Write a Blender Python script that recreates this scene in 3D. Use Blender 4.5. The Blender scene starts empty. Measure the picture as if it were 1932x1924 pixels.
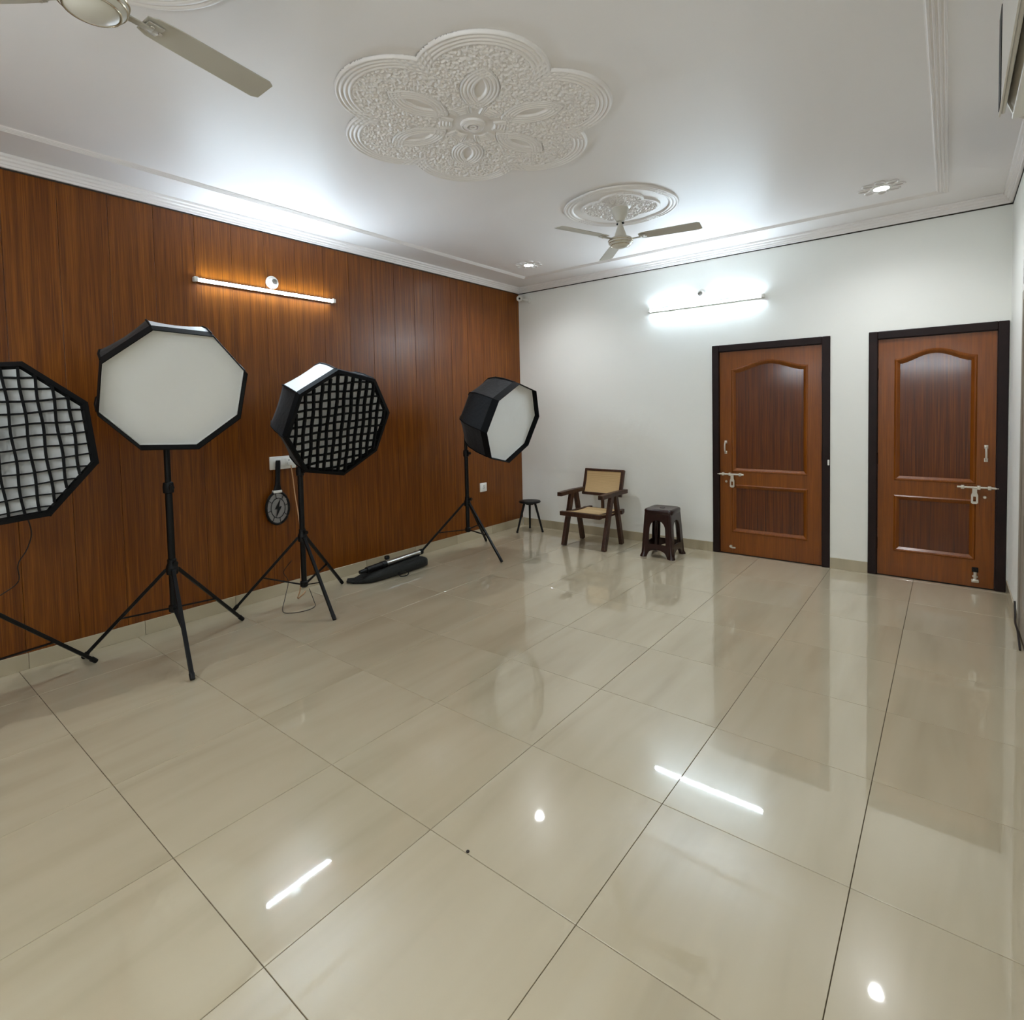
import bpy, bmesh, math, random
import numpy as np
from mathutils import Vector, Matrix, noise as mnoise

random.seed(7)
S = bpy.context.scene
COL = S.collection

# ------------------------------------------------------------------ camera
F_PX, PPX, PPY = 1042.93, 966.1, 816.43
CAM = Vector((4.388, -5.728, 1.514))
YAW, PITCH, ROLL = math.radians(38.421), math.radians(-2.419), math.radians(-1.2415)
fw = Vector((-math.sin(YAW) * math.cos(PITCH), math.cos(YAW) * math.cos(PITCH), math.sin(PITCH)))
rt = Vector((math.cos(YAW), math.sin(YAW), 0))
up = rt.cross(fw)
r2 = math.cos(ROLL) * rt + math.sin(ROLL) * up
u2 = -math.sin(ROLL) * rt + math.cos(ROLL) * up
cd = bpy.data.cameras.new('camera')
cam = bpy.data.objects.new('camera', cd)
COL.objects.link(cam)
M = Matrix((r2, u2, -fw)).transposed().to_4x4()
M.translation = CAM
cam.matrix_world = M
cd.sensor_fit = 'HORIZONTAL'
cd.sensor_width = 36
cd.lens = F_PX / 1932 * 36
cd.shift_x = (966 - PPX) / 1932
cd.shift_y = -(962 - PPY) / 1932
cd.clip_start = 0.05
S.camera = cam

# ------------------------------------------------------------------ world, exposure
w = bpy.data.worlds.new('world')
S.world = w
w.use_nodes = True
w.node_tree.nodes['Background'].inputs[0].default_value = (0.6, 0.7, 0.8, 1)
w.node_tree.nodes['Background'].inputs[1].default_value = 0.05
S.view_settings.view_transform = 'Standard'
S.view_settings.look = 'None'
S.view_settings.gamma = 1
S.view_settings.use_curve_mapping = False
S.view_settings.exposure = 1.1
S.cycles.max_bounces = 5
S.cycles.diffuse_bounces = 4
S.cycles.glossy_bounces = 3
S.cycles.transmission_bounces = 2
S.cycles.caustics_reflective = False
S.cycles.caustics_refractive = False
S.cycles.use_adaptive_sampling = True
S.cycles.adaptive_threshold = 0.065
S.cycles.adaptive_min_samples = 24
TUBE_POWER = 120.0      # emission strength of the LED tubes
SPOT_POWER = 60.0      # emission strength of the recessed ceiling lights
TUBE_COL = (0.70, 0.865, 1.0)
REAR_POWER = 74.0
REAR_COL = (0.82, 0.92, 1.0)
SPOT_WATT = 25.0
SPOT_COL = (0.93, 0.965, 1.0)

# room
XR, YR, HC, ZC = 4.75, -6.86, 3.0, 3.07   # right wall, rear wall, underside of cornice, ceiling

# ------------------------------------------------------------------ materials
MATS = {}


def srgb(c):
    return tuple(((v / 255) / 12.92 if v / 255 <= 0.04045 else ((v / 255 + 0.055) / 1.055) ** 2.4) for v in c)


def mat(name, col, rough=0.5, metal=0.0, spec=0.5, coat=0.0, coat_rough=0.05, emit=None, estr=0.0, bump=0.0, bscale=50.0, vary=0.0, vscale=3.0, sheen=0.0):
    if name in MATS:
        return MATS[name]
    m = bpy.data.materials.new(name)
    m.use_nodes = True
    nt = m.node_tree
    b = nt.nodes['Principled BSDF']
    c = srgb(col)
    b.inputs['Base Color'].default_value = (*c, 1)
    b.inputs['Roughness'].default_value = rough
    b.inputs['Metallic'].default_value = metal
    b.inputs['Specular IOR Level'].default_value = spec
    b.inputs['Coat Weight'].default_value = coat
    b.inputs['Coat Roughness'].default_value = coat_rough
    b.inputs['Sheen Weight'].default_value = sheen
    if emit:
        b.inputs['Emission Color'].default_value = (*emit, 1)
        b.inputs['Emission Strength'].default_value = estr
    if vary or bump:
        tc = nt.nodes.new('ShaderNodeTexCoord')
    if vary:
        n = nt.nodes.new('ShaderNodeTexNoise')
        n.inputs['Scale'].default_value = vscale
        n.inputs['Detail'].default_value = 5
        nt.links.new(tc.outputs['Object'], n.inputs['Vector'])
        r = nt.nodes.new('ShaderNodeValToRGB')
        r.color_ramp.elements[0].color = (*[x * (1 - vary) for x in c], 1)
        r.color_ramp.elements[1].color = (*[min(1, x * (1 + vary)) for x in c], 1)
        r.color_ramp.elements[0].position = 0.3
        r.color_ramp.elements[1].position = 0.7
        nt.links.new(n.outputs['Fac'], r.inputs['Fac'])
        nt.links.new(r.outputs['Color'], b.inputs['Base Color'])
    if bump:
        n = nt.nodes.new('ShaderNodeTexNoise')
        n.inputs['Scale'].default_value = bscale
        n.inputs['Detail'].default_value = 2
        nt.links.new(tc.outputs['Object'], n.inputs['Vector'])
        bp = nt.nodes.new('ShaderNodeBump')
        bp.inputs['Strength'].default_value = bump
        bp.inputs['Distance'].default_value = 0.01
        nt.links.new(n.outputs['Fac'], bp.inputs['Height'])
        nt.links.new(bp.outputs['Normal'], b.inputs['Normal'])
    MATS[name] = m
    return m


def wood_mat(name, dark, mid, light, rough, scale=(30, 30, 1.0), coat=0.0, coat_rough=0.1, spec=0.5, axis='Z', fine=0.5):
    if name in MATS:
        return MATS[name]
    m = bpy.data.materials.new(name)
    m.use_nodes = True
    nt = m.node_tree
    L = nt.links.new
    b = nt.nodes['Principled BSDF']
    tc = nt.nodes.new('ShaderNodeTexCoord')
    oi = nt.nodes.new('ShaderNodeObjectInfo')
    add = nt.nodes.new('ShaderNodeVectorMath')
    add.operation = 'ADD'
    sc = nt.nodes.new('ShaderNodeVectorMath')
    sc.operation = 'SCALE'
    cmb = nt.nodes.new('ShaderNodeCombineXYZ')
    for i in range(3):
        L(oi.outputs['Random'], cmb.inputs[i])
    L(cmb.outputs[0], sc.inputs[0])
    sc.inputs['Scale'].default_value = 37.0
    L(tc.outputs['Object'], add.inputs[0])
    L(sc.outputs[0], add.inputs[1])
    mp = nt.nodes.new('ShaderNodeMapping')
    mp.inputs['Scale'].default_value = scale
    L(add.outputs[0], mp.inputs['Vector'])
    n1 = nt.nodes.new('ShaderNodeTexNoise')
    n1.inputs['Scale'].default_value = 1.0
    n1.inputs['Detail'].default_value = 3
    n1.inputs['Roughness'].default_value = 0.65
    n1.inputs['Distortion'].default_value = 0.6
    L(mp.outputs[0], n1.inputs['Vector'])
    mp2 = nt.nodes.new('ShaderNodeMapping')
    mp2.inputs['Scale'].default_value = tuple(s * 6 if s > 5 else s * 3 for s in scale)
    L(add.outputs[0], mp2.inputs['Vector'])
    n2 = nt.nodes.new('ShaderNodeTexNoise')
    n2.inputs['Scale'].default_value = 1.0
    n2.inputs['Detail'].default_value = 2
    L(mp2.outputs[0], n2.inputs['Vector'])
    mx = nt.nodes.new('ShaderNodeMix')
    mx.data_type = 'FLOAT'
    mx.inputs[0].default_value = fine
    L(n1.outputs['Fac'], mx.inputs[2])
    L(n2.outputs['Fac'], mx.inputs[3])
    rp = nt.nodes.new('ShaderNodeValToRGB')
    e = rp.color_ramp.elements
    e[0].position = 0.34
    e[0].color = (*srgb(dark), 1)
    e[1].position = 0.66
    e[1].color = (*srgb(light), 1)
    k = e.new(0.5)
    k.color = (*srgb(mid), 1)
    L(mx.outputs[0], rp.inputs['Fac'])
    L(rp.outputs['Color'], b.inputs['Base Color'])
    b.inputs['Roughness'].default_value = rough
    b.inputs['Specular IOR Level'].default_value = spec
    b.inputs['Coat Weight'].default_value = coat
    b.inputs['Coat Roughness'].default_value = coat_rough
    bp = nt.nodes.new('ShaderNodeBump')
    bp.inputs['Strength'].default_value = 0.06
    bp.inputs['Distance'].default_value = 0.004
    L(n2.outputs['Fac'], bp.inputs['Height'])
    L(bp.outputs['Normal'], b.inputs['Normal'])
    MATS[name] = m
    return m


def tile_mat(name, c_lo, c_mid, c_hi, rough=0.22, coat=1.0, coat_rough=0.025):
    m = bpy.data.materials.new(name)
    m.use_nodes = True
    nt = m.node_tree
    L = nt.links.new
    b = nt.nodes['Principled BSDF']
    tc = nt.nodes.new('ShaderNodeTexCoord')
    oi = nt.nodes.new('ShaderNodeObjectInfo')
    cmb = nt.nodes.new('ShaderNodeCombineXYZ')
    for i in range(3):
        L(oi.outputs['Random'], cmb.inputs[i])
    sc = nt.nodes.new('ShaderNodeVectorMath')
    sc.operation = 'SCALE'
    sc.inputs['Scale'].default_value = 23.0
    L(cmb.outputs[0], sc.inputs[0])
    add = nt.nodes.new('ShaderNodeVectorMath')
    add.operation = 'ADD'
    L(tc.outputs['Object'], add.inputs[0])
    L(sc.outputs[0], add.inputs[1])
    mp = nt.nodes.new('ShaderNodeMapping')
    mp.inputs['Scale'].default_value = (5.5, 0.8, 1)
    mp.inputs['Rotation'].default_value = (0, 0, 0.05)
    L(add.outputs[0], mp.inputs['Vector'])
    n = nt.nodes.new('ShaderNodeTexNoise')
    n.inputs['Scale'].default_value = 1.0
    n.inputs['Detail'].default_value = 3
    n.inputs['Roughness'].default_value = 0.5
    n.inputs['Distortion'].default_value = 0.4
    L(mp.outputs[0], n.inputs['Vector'])
    rp = nt.nodes.new('ShaderNodeValToRGB')
    e = rp.color_ramp.elements
    e[0].position = 0.28
    e[0].color = (*srgb(c_lo), 1)
    e[1].position = 0.75
    e[1].color = (*srgb(c_hi), 1)
    k = e.new(0.47)
    k.color = (*srgb(c_mid), 1)
    L(n.outputs['Fac'], rp.inputs['Fac'])
    L(rp.outputs['Color'], b.inputs['Base Color'])
    b.inputs['Roughness'].default_value = rough
    b.inputs['Specular IOR Level'].default_value = 0.25
    b.inputs['Coat Weight'].default_value = coat
    b.inputs['Coat Roughness'].default_value = coat_rough
    b.inputs['Coat IOR'].default_value = 1.68
    MATS[name] = m
    return m


def cane_mat():
    m = bpy.data.materials.new('woven_cane')
    m.use_nodes = True
    nt = m.node_tree
    L = nt.links.new
    b = nt.nodes['Principled BSDF']
    tc = nt.nodes.new('ShaderNodeTexCoord')
    wv = []
    for ax in ('X', 'Y', 'Z'):
        t = nt.nodes.new('ShaderNodeTexWave')
        t.bands_direction = ax
        t.inputs['Scale'].default_value = 75
        L(tc.outputs['Object'], t.inputs['Vector'])
        wv.append(t)
    a = nt.nodes.new('ShaderNodeMath')
    a.operation = 'ADD'
    L(wv[0].outputs['Fac'], a.inputs[0])
    L(wv[1].outputs['Fac'], a.inputs[1])
    a2 = nt.nodes.new('ShaderNodeMath')
    a2.operation = 'ADD'
    L(a.outputs[0], a2.inputs[0])
    L(wv[2].outputs['Fac'], a2.inputs[1])
    rp = nt.nodes.new('ShaderNodeValToRGB')
    rp.color_ramp.elements[0].position = 0.1
    rp.color_ramp.elements[0].color = (*srgb((176, 138, 86)), 1)
    rp.color_ramp.elements[1].position = 0.75
    rp.color_ramp.elements[1].color = (*srgb((212, 182, 134)), 1)
    dv = nt.nodes.new('ShaderNodeMath')
    dv.operation = 'DIVIDE'
    dv.inputs[1].default_value = 2.2
    L(a2.outputs[0], dv.inputs[0])
    L(dv.outputs[0], rp.inputs['Fac'])
    L(rp.outputs['Color'], b.inputs['Base Color'])
    b.inputs['Roughness'].default_value = 0.55
    MATS['cane'] = m
    return m


m_ceil = mat('ceiling_paint', (240, 235, 233), 0.46, spec=0.22, bump=0.10, bscale=9)
m_plaster = mat('plaster_ornament', (240, 234, 230), 0.45, spec=0.5)
m_wall = mat('white_wall_paint', (246, 246, 240), 0.5, spec=0.3, bump=0.12, bscale=14)
m_wood = wood_mat('wood_laminate', (86, 41, 1), (113, 59, 3), (140, 81, 12), 0.42, (1, 34, 0.9), spec=0.28, coat=0.22, coat_rough=0.28)
m_tile = tile_mat('vitrified_tile', (188, 174, 146), (197, 183, 155), (203, 190, 163))
m_skirt = tile_mat('skirting_tile', (160, 148, 122), (184, 172, 146), (198, 186, 160), rough=0.3, coat=0.6, coat_rough=0.08)
m_grout = mat('dark_grout', (100, 86, 64), 0.8)
m_lath = mat('wood_joint', (70, 40, 16), 0.7)
m_crack_shade_crumb = mat('crack_shade_and_crumb', (50, 44, 38), 0.9)  # dark for the cornice crack and its painted shade; the crumb shares it
m_frame = mat('dark_door_frame', (30, 14, 12), 0.42, spec=0.25, vary=0.25, vscale=8)
m_door = wood_mat('door_polish', (114, 57, 2), (128, 67, 4), (142, 78, 9), 0.36, (22, 22, 1.2), spec=0.35, coat=0.2, coat_rough=0.18)
m_veneer = wood_mat('door_veneer', (62, 23, 2), (92, 41, 4), (120, 61, 9), 0.4, (46, 46, 0.8), spec=0.15, coat=0.7, coat_rough=0.13)
m_chrome = mat('satin_steel', (205, 202, 196), 0.28, metal=1.0)
m_hard = mat('pale_hardware', (214, 206, 192), 0.35, metal=0.6)
m_blackcloth = mat('black_fabric', (8, 9, 12), 0.62, spec=0.3, bump=0.25, bscale=30, sheen=0.1)
m_blackrim = mat('black_rim_tape', (4, 4, 5), 0.75, spec=0.2)
m_whitecloth = mat('white_diffuser_fabric', (234, 234, 231), 0.75, bump=0.35, bscale=7)
m_silver = mat('silver_white_fabric', (225, 228, 232), 0.5, bump=0.5, bscale=12)
m_blackmetal = mat('black_metal', (4, 4, 4), 0.45, spec=0.3)
m_blackplast = mat('black_plastic', (6, 5, 5), 0.5, spec=0.3)
m_teak = wood_mat('dark_teak', (40, 20, 11), (62, 34, 18), (84, 50, 28), 0.42, (30, 30, 3))
m_cane = cane_mat()
m_brownplast = mat('dark_brown_plastic', (42, 19, 16), 0.22, spec=0.5, vary=0.2, vscale=6)
m_whiteplast = mat('white_plastic', (236, 234, 228), 0.3)
m_ivory = mat('ivory_fan_enamel', (208, 202, 188), 0.42, spec=0.5)
m_fanblade = mat('fan_blade_enamel', (190, 184, 171), 0.36, spec=0.5)
m_fanring = mat('fan_chrome_ring', (214, 200, 176), 0.2, metal=0.9)
m_tube = mat('led_tube', (255, 255, 255), 0.4, emit=TUBE_COL, estr=TUBE_POWER)
m_tube_rear = mat('led_tube_rear', (255, 255, 255), 0.4, emit=REAR_COL, estr=REAR_POWER)
m_spot = mat('led_spot', (255, 255, 255), 0.4, emit=SPOT_COL, estr=SPOT_POWER)
m_bag = mat('dark_bag_cloth', (26, 26, 22), 0.85, bump=0.4, bscale=60)
m_wire = mat('beige_wire', (196, 150, 108), 0.5)
m_dkwire = mat('dark_wire', (34, 24, 20), 0.5)
m_net = mat('racket_wire_net', (168, 164, 160), 0.5)
m_taupe = mat('taupe_door_paint', (156, 146, 132), 0.45)
m_glass = mat('ventilator_glass', (110, 122, 134), 0.12, spec=0.6)
m_ac = mat('air_conditioner_shell', (222, 216, 206), 0.35)


# ------------------------------------------------------------------ mesh helpers
def link(name, me, m=None, parent=None, smooth=False, loc=None):
    o = bpy.data.objects.new(name, me)
    COL.objects.link(o)
    if m and not me.materials:
        me.materials.append(m)
    if parent:
        o.parent = parent
    if loc:
        o.location = loc
    if smooth:
        for p in me.polygons:
            p.use_smooth = True
    return o


def tag(o, label=None, cat=None, group=None, kind=None):
    if label:
        o['label'] = label
    if cat:
        o['category'] = cat
    if group:
        o['group'] = group
    if kind:
        o['kind'] = kind
    return o


def thing(name, label, cat, loc=(0, 0, 0), group=None, mtx=None):
    o = bpy.data.objects.new(name, None)
    COL.objects.link(o)
    o.empty_display_size = 0.1
    if mtx is not None:
        o.matrix_world = mtx
    else:
        o.location = loc
    return tag(o, label, cat, group)


class MB:
    """collects shapes for ONE part"""

    def __init__(s):
        s.b = bmesh.new()

    def box(s, lo, hi, bev=0.0, mtx=None, seg=2):
        lo, hi = Vector(lo), Vector(hi)
        c = (lo + hi) / 2
        d = hi - lo
        t = Matrix.Translation(c) @ Matrix.Diagonal((abs(d.x), abs(d.y), abs(d.z), 1))
        n0 = set(s.b.verts)
        r = bmesh.ops.create_cube(s.b, size=1, matrix=t)
        if bev:
            es = {e for v in r['verts'] for e in v.link_edges}
            bmesh.ops.bevel(s.b, geom=list(es), offset=bev, segments=seg, affect='EDGES', profile=0.5)
        if mtx is not None:
            bmesh.ops.transform(s.b, matrix=mtx, verts=[v for v in s.b.verts if v not in n0])
        return s

    def bar(s, p, q, w, h, bev=0.0, upv=(0, 0, 1)):
        """rectangular bar from p to q, w across, h along upv"""
        p, q = Vector(p), Vector(q)
        d = q - p
        z = d.normalized()
        y = Vector(upv)
        y = (y - z * y.dot(z))
        if y.length < 1e-5:
            y = Vector((0, 1, 0)) - z * z.y
        y.normalize()
        x = y.cross(z)
        R = Matrix((x, y, z)).transposed().to_4x4()
        R.translation = (p + q) / 2
        return s.box((-w / 2, -h / 2, -d.length / 2), (w / 2, h / 2, d.length / 2), bev, R)

    def cyl(s, p, q, r0, r1=None, n=16, caps=True):
        p, q = Vector(p), Vector(q)
        r1 = r0 if r1 is None else r1
        d = q - p
        R = d.to_track_quat('Z', 'Y').to_matrix().to_4x4()
        R.translation = (p + q) / 2
        bmesh.ops.create_cone(s.b, cap_ends=caps, segments=n, radius1=r0, radius2=r1, depth=d.length, matrix=R)
        return s

    def lathe(s, prof, n=32, mtx=None):
        n0 = len(s.b.verts)
        rings = []
        for r, z in prof:
            if r < 1e-6:
                rings.append([s.b.verts.new((0, 0, z))])
            else:
                rings.append([s.b.verts.new((r * math.cos(2 * math.pi * k / n), r * math.sin(2 * math.pi * k / n), z)) for k in range(n)])
        for a, b in zip(rings, rings[1:]):
            for k in range(n):
                k2 = (k + 1) % n
                if len(a) == 1 and len(b) == 1:
                    continue
                if len(a) == 1:
                    s.b.faces.new((a[0], b[k], b[k2]))
                elif len(b) == 1:
                    s.b.faces.new((a[k], b[0], a[k2]))
                else:
                    s.b.faces.new((a[k], b[k], b[k2], a[k2]))
        if mtx is not None:
            bmesh.ops.transform(s.b, matrix=mtx, verts=list(s.b.verts)[n0:])
        return s

    def tube(s, pts, r, n=8, closed=False):
        pts = [Vector(p) for p in pts]
        rings = []
        N = len(pts)
        for i, p in enumerate(pts):
            a = pts[(i - 1) % N] if (i or closed) else p
            c = pts[(i + 1) % N] if (i < N - 1 or closed) else p
            d = (c - a).normalized()
            ref = Vector((0, 0, 1)) if abs(d.z) < 0.9 else Vector((1, 0, 0))
            x = d.cross(ref).normalized()
            y = x.cross(d)
            rings.append([s.b.verts.new(p + r * (math.cos(2 * math.pi * k / n) * x + math.sin(2 * math.pi * k / n) * y)) for k in range(n)])
        pairs = list(zip(rings, rings[1:]))
        if closed:
            pairs.append((rings[-1], rings[0]))
        for a, b in pairs:
            for k in range(n):
                s.b.faces.new((a[k], a[(k + 1) % n], b[(k + 1) % n], b[k]))
        if not closed:
            s.b.faces.new(rings[0])
            s.b.faces.new(rings[-1])
        return s

    def loft(s, rings, cap=True, closed=True):
        R = [[s.b.verts.new(v) for v in r] for r in rings]
        n = len(R[0])
        for a, b in zip(R, R[1:]):
            for k in range(n if closed else n - 1):
                s.b.faces.new((a[k], a[(k + 1) % n], b[(k + 1) % n], b[k]))
        if cap:
            s.b.faces.new(R[0])
            s.b.faces.new(R[-1])
        return s

    def build(s, name, m, parent=None, smooth=False, loc=None, sharp=None):
        bmesh.ops.recalc_face_normals(s.b, faces=s.b.faces)
        me = bpy.data.meshes.new(name)
        s.b.to_mesh(me)
        s.b.free()
        o = link(name, me, m, parent, loc=loc)
        if smooth:
            for p in me.polygons:
                p.use_smooth = True
            me.set_sharp_from_angle(angle=math.radians(sharp or 35))
        return o


def smoothpath(pts, n=8):
    P = [Vector(p) for p in pts]
    P = [P[0]] + P + [P[-1]]
    out = []
    for i in range(1, len(P) - 2):
        for k in range(n):
            t = k / n
            a, b, c, d = P[i - 1], P[i], P[i + 1], P[i + 2]
            out.append(0.5 * ((2 * b) + (-a + c) * t + (2 * a - 5 * b + 4 * c - d) * t * t + (-a + 3 * b - 3 * c + d) * t ** 3))
    out.append(P[-2])
    return out


def poly_mesh(loops, depth, bevel=0.0):
    """flat shape with holes in XY, extruded +-depth/2 in Z -> mesh"""
    cu = bpy.data.curves.new('tmp', 'CURVE')
    cu.dimensions = '2D'
    cu.fill_mode = 'BOTH'
    cu.extrude = depth / 2
    for lp in loops:
        sp = cu.splines.new('POLY')
        sp.points.add(len(lp) - 1)
        for i, p in enumerate(lp):
            sp.points[i].co = (p[0], p[1], 0, 1)
        sp.use_cyclic_u = True
    o = bpy.data.objects.new('tmp', cu)
    COL.objects.link(o)
    dg = bpy.context.evaluated_depsgraph_get()
    dg.update()
    me = bpy.data.meshes.new_from_object(o.evaluated_get(dg))
    bpy.data.objects.remove(o)
    bpy.data.curves.remove(cu)
    me.materials.clear()
    bm = bmesh.new()
    bm.from_mesh(me)
    bmesh.ops.remove_doubles(bm, verts=bm.verts, dist=1e-5)
    bmesh.ops.recalc_face_normals(bm, faces=bm.faces)
    bm.to_mesh(me)
    bm.free()
    return me


def xf(me, mtx):
    me.transform(mtx)
    me.update()
    return me


def copy_part(src, parent, name=None):
    c = src.copy()
    COL.objects.link(c)
    c.parent = parent
    return c


# mapping from (u,v) drawing plane onto back wall: x=u, z=v, thickness along y
TO_BACK = Matrix(((1, 0, 0, 0), (0, 0, -1, 0), (0, 1, 0, 0), (0, 0, 0, 1)))
# mapping onto the left/right wall: u -> y, v -> z, thickness -> x
TO_SIDE = Matrix(((0, 0, 1, 0), (1, 0, 0, 0), (0, 1, 0, 0), (0, 0, 0, 1)))

# ================================================================== ROOM SHELL
# floor: slab + individual tiles
fl = MB().box((-0.1, YR - 0.1, -0.12), (XR + 0.25, 0.1, -0.006)).build('floor', m_grout)
tag(fl, 'polished beige tiled floor', kind='structure')
TW, TX0, TY0, GAP = 0.6155, 3.541, -3.788, 0.0025


def grid_lines(lo, hi, x0, step):
    k = math.ceil((lo - x0) / step + 1e-6)
    out = [lo]
    while x0 + k * step < hi - 1e-6:
        out.append(x0 + k * step)
        k += 1
    return out + [hi]


gx = grid_lines(0.0, XR, TX0, TW)
gy = grid_lines(YR, 0.0, TY0, 0.6215)
tile_cache = {}
for i in range(len(gx) - 1):
    for j in range(len(gy) - 1):
        sx, sy = gx[i + 1] - gx[i], gy[j + 1] - gy[j]
        if sx < 0.01 or sy < 0.01:
            continue
        key = (round(sx, 3), round(sy, 3))
        if key not in tile_cache:
            t = MB().box((-sx / 2 + GAP / 2, -sy / 2 + GAP / 2, -0.009), (sx / 2 - GAP / 2, sy / 2 - GAP / 2, 0), 0.0009, seg=1)
            tile_cache[key] = t.build('tile', m_tile, fl, loc=(gx[i] + sx / 2, gy[j] + sy / 2, 0))
        else:
            o = copy_part(tile_cache[key], fl)
            o.location = (gx[i] + sx / 2, gy[j] + sy / 2, 0)

ce = MB().box((-0.1, YR - 0.1, ZC), (XR + 0.25, 0.1, ZC + 0.1)).build('ceiling', m_ceil)
tag(ce, 'glossy white painted ceiling', kind='structure')

# left wall with vertical wood panels
wl = MB().box((-0.14, YR - 0.1, -0.01), (-0.012, 0.1, ZC)).build('wall_left', m_lath)
tag(wl, 'left wall clad in vertical brown wood panels', kind='structure')
PWD = 0.267
py = [0.0]
k = 0
while -0.186 - k * PWD > YR:
    py.append(-0.186 - k * PWD)
    k += 1
py.append(YR)
pc = {}
for a, b in zip(py, py[1:]):
    wdt = a - b
    if wdt < 0.02:
        continue
    key = round(wdt, 3)
    if key not in pc:
        p = MB().box((-0.012, -wdt / 2 + 0.0008, 0.0), (0.0, wdt / 2 - 0.0008, HC + 0.02), 0.0018, seg=2)
        pc[key] = p.build('wood_panel', m_wood, wl, loc=(0, (a + b) / 2, 0))
    else:
        o = copy_part(pc[key], wl)
        o.location = (0, (a + b) / 2, 0)

# back wall with two door openings
D1 = (2.476, 3.535)
D2 = (3.828, 4.741)
DH = 2.115
wb = MB()
wb.box((-0.14, 0.0, -0.01), (D1[0], 0.14, ZC)).box((D1[0], 0.0, DH), (D1[1], 0.14, ZC)).box((D1[1], 0.0, -0.01), (D2[0], 0.14, ZC))
wb.box((D2[0], 0.0, DH), (D2[1], 0.14, ZC)).box((D2[1], 0.0, -0.01), (XR + 0.25, 0.14, ZC))
wb = tag(wb.build('wall_back', m_wall), 'white painted back wall with two doors', kind='structure')

# right wall with a tall opening (door and ventilator)
OY0, OY1, OZ = -1.75, -0.86, 2.98
wr = MB().box((XR, OY1, -0.01), (XR + 0.2, 0.0, ZC)).box((XR, YR - 0.1, -0.01), (XR + 0.2, OY0, ZC)).box((XR, OY0, OZ), (XR + 0.2, OY1, ZC))
tag(wr.build('wall_right', m_wall), 'white painted right wall', kind='structure')
wq = MB().box((-0.14, YR - 0.14, -0.01), (XR + 0.25, YR, ZC)).build('wall_rear', m_wall)
tag(wq, 'white painted wall behind the viewer', kind='structure')

# skirting tiles
BH, BT = 0.098, 0.009


def skirting(name, label, segs, axis):
    root = thing(name, label, None)
    tag(root, kind='structure')
    cache = {}
    for a, b in segs:
        n = max(1, round((b - a) / 0.61))
        st = (b - a) / n
        for i in range(n):
            ln = st - 0.002
            key = round(ln, 3)
            mid = a + (i + 0.5) * st
            loc = {'L': (0.0, mid, 0), 'B': (mid, 0.0, 0), 'R': (XR, mid, 0), 'Q': (mid, YR, 0)}[axis]
            if key not in cache:
                lo, hi = {'L': ((0, -ln / 2, 0), (BT, ln / 2, BH)), 'B': ((-ln / 2, -BT, 0), (ln / 2, 0, BH)),
                          'R': ((-BT, -ln / 2, 0), (0, ln / 2, BH)), 'Q': ((-ln / 2, 0, 0), (ln / 2, BT, BH))}[axis]
                cache[key] = MB().box(lo, hi, 0.0015, seg=1).build('skirting_tile', m_skirt, root, loc=loc)
            else:
                copy_part(cache[key], root).location = loc


skirting('baseboard_left', 'beige tile skirting under the wood panels', [(YR + 0.012, -0.011)], 'L')
skirting('baseboard_back', 'beige tile skirting along the white back wall', [(0.011, D1[0]), (D1[1], D2[0])], 'B')
skirting('baseboard_right', 'beige tile skirting along the right wall', [(OY1 + 0.0, -0.012), (YR + 0.012, OY0 - 0.07)], 'R')
skirting('baseboard_rear', 'beige tile skirting along the rear wall', [(0.012, XR - 0.012)], 'Q')


# cornice and ceiling border: profile swept round a rectangle
def rect_sweep(name, label, prof, m, inset=0.0, closed_prof=False):
    bm = bmesh.new()
    loops = []
    for d, z in prof:
        i = inset + d
        loops.append([bm.verts.new(v) for v in ((i, -i, z), (XR - i, -i, z), (XR - i, YR + i, z), (i, YR + i, z))])
    pr = list(zip(loops, loops[1:]))
    if closed_prof:
        pr.append((loops[-1], loops[0]))
    for a, b in pr:
        for k in range(4):
            bm.faces.new((a[k], a[(k + 1) % 4], b[(k + 1) % 4], b[k]))
    bmesh.ops.recalc_face_normals(bm, faces=bm.faces)
    me = bpy.data.meshes.new(name)
    bm.to_mesh(me)
    bm.free()
    return tag(link(name, me, m), label, kind='structure')


rect_sweep('trim_1', 'stepped white plaster cornice round the ceiling edge',
           [(0.0005, HC), (0.02, HC), (0.022, HC + 0.014), (0.028, HC + 0.016), (0.030, HC + 0.030), (0.040, HC + 0.036),
            (0.043, HC + 0.048), (0.056, HC + 0.054), (0.060, ZC - 0.001), (0.0005, ZC - 0.001)], m_plaster, closed_prof=True)
rect_sweep('trim_2', 'dark strip for the crack and painted shadow line under the cornice', [(0.0004, HC - 0.009), (0.004, HC - 0.009), (0.004, HC + 0.001), (0.0004, HC + 0.001)], m_crack_shade_crumb, closed_prof=True)  # raised strip; the shadow line under the cornice is put into its colour
prof = []
for kx in range(4):
    x0 = kx * 0.019
    prof += [(x0, ZC - 0.001), (x0 + 0.003, ZC - 0.007), (x0 + 0.009, ZC - 0.008), (x0 + 0.0125, ZC - 0.002)]
prof += [(0.078, ZC + 0.001), (0.0, ZC + 0.001)]
rect_sweep('trim_3', 'ribbed plaster border strip on the ceiling', prof, m_plaster, inset=0.385, closed_prof=True)


# ================================================================== DOORS
def arch_loop(x0, x1, z0, z1, rise, n=24):
    """rectangle with an eyebrow arch on top: shoulders at z1, peak z1+rise"""
    lp = [(x0, z0), (x1, z0)]
    for i in range(n + 1):
        t = i / n
        x = x1 + (x0 - x1) * t
        a = math.sin(math.pi * t)
        zz = z1 + rise * (a ** 1.7)
        lp.append((x, zz))
    return lp


def rect_loop(x0, x1, z0, z1):
    return [(x0, z0), (x1, z0), (x1, z1), (x0, z1)]


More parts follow.
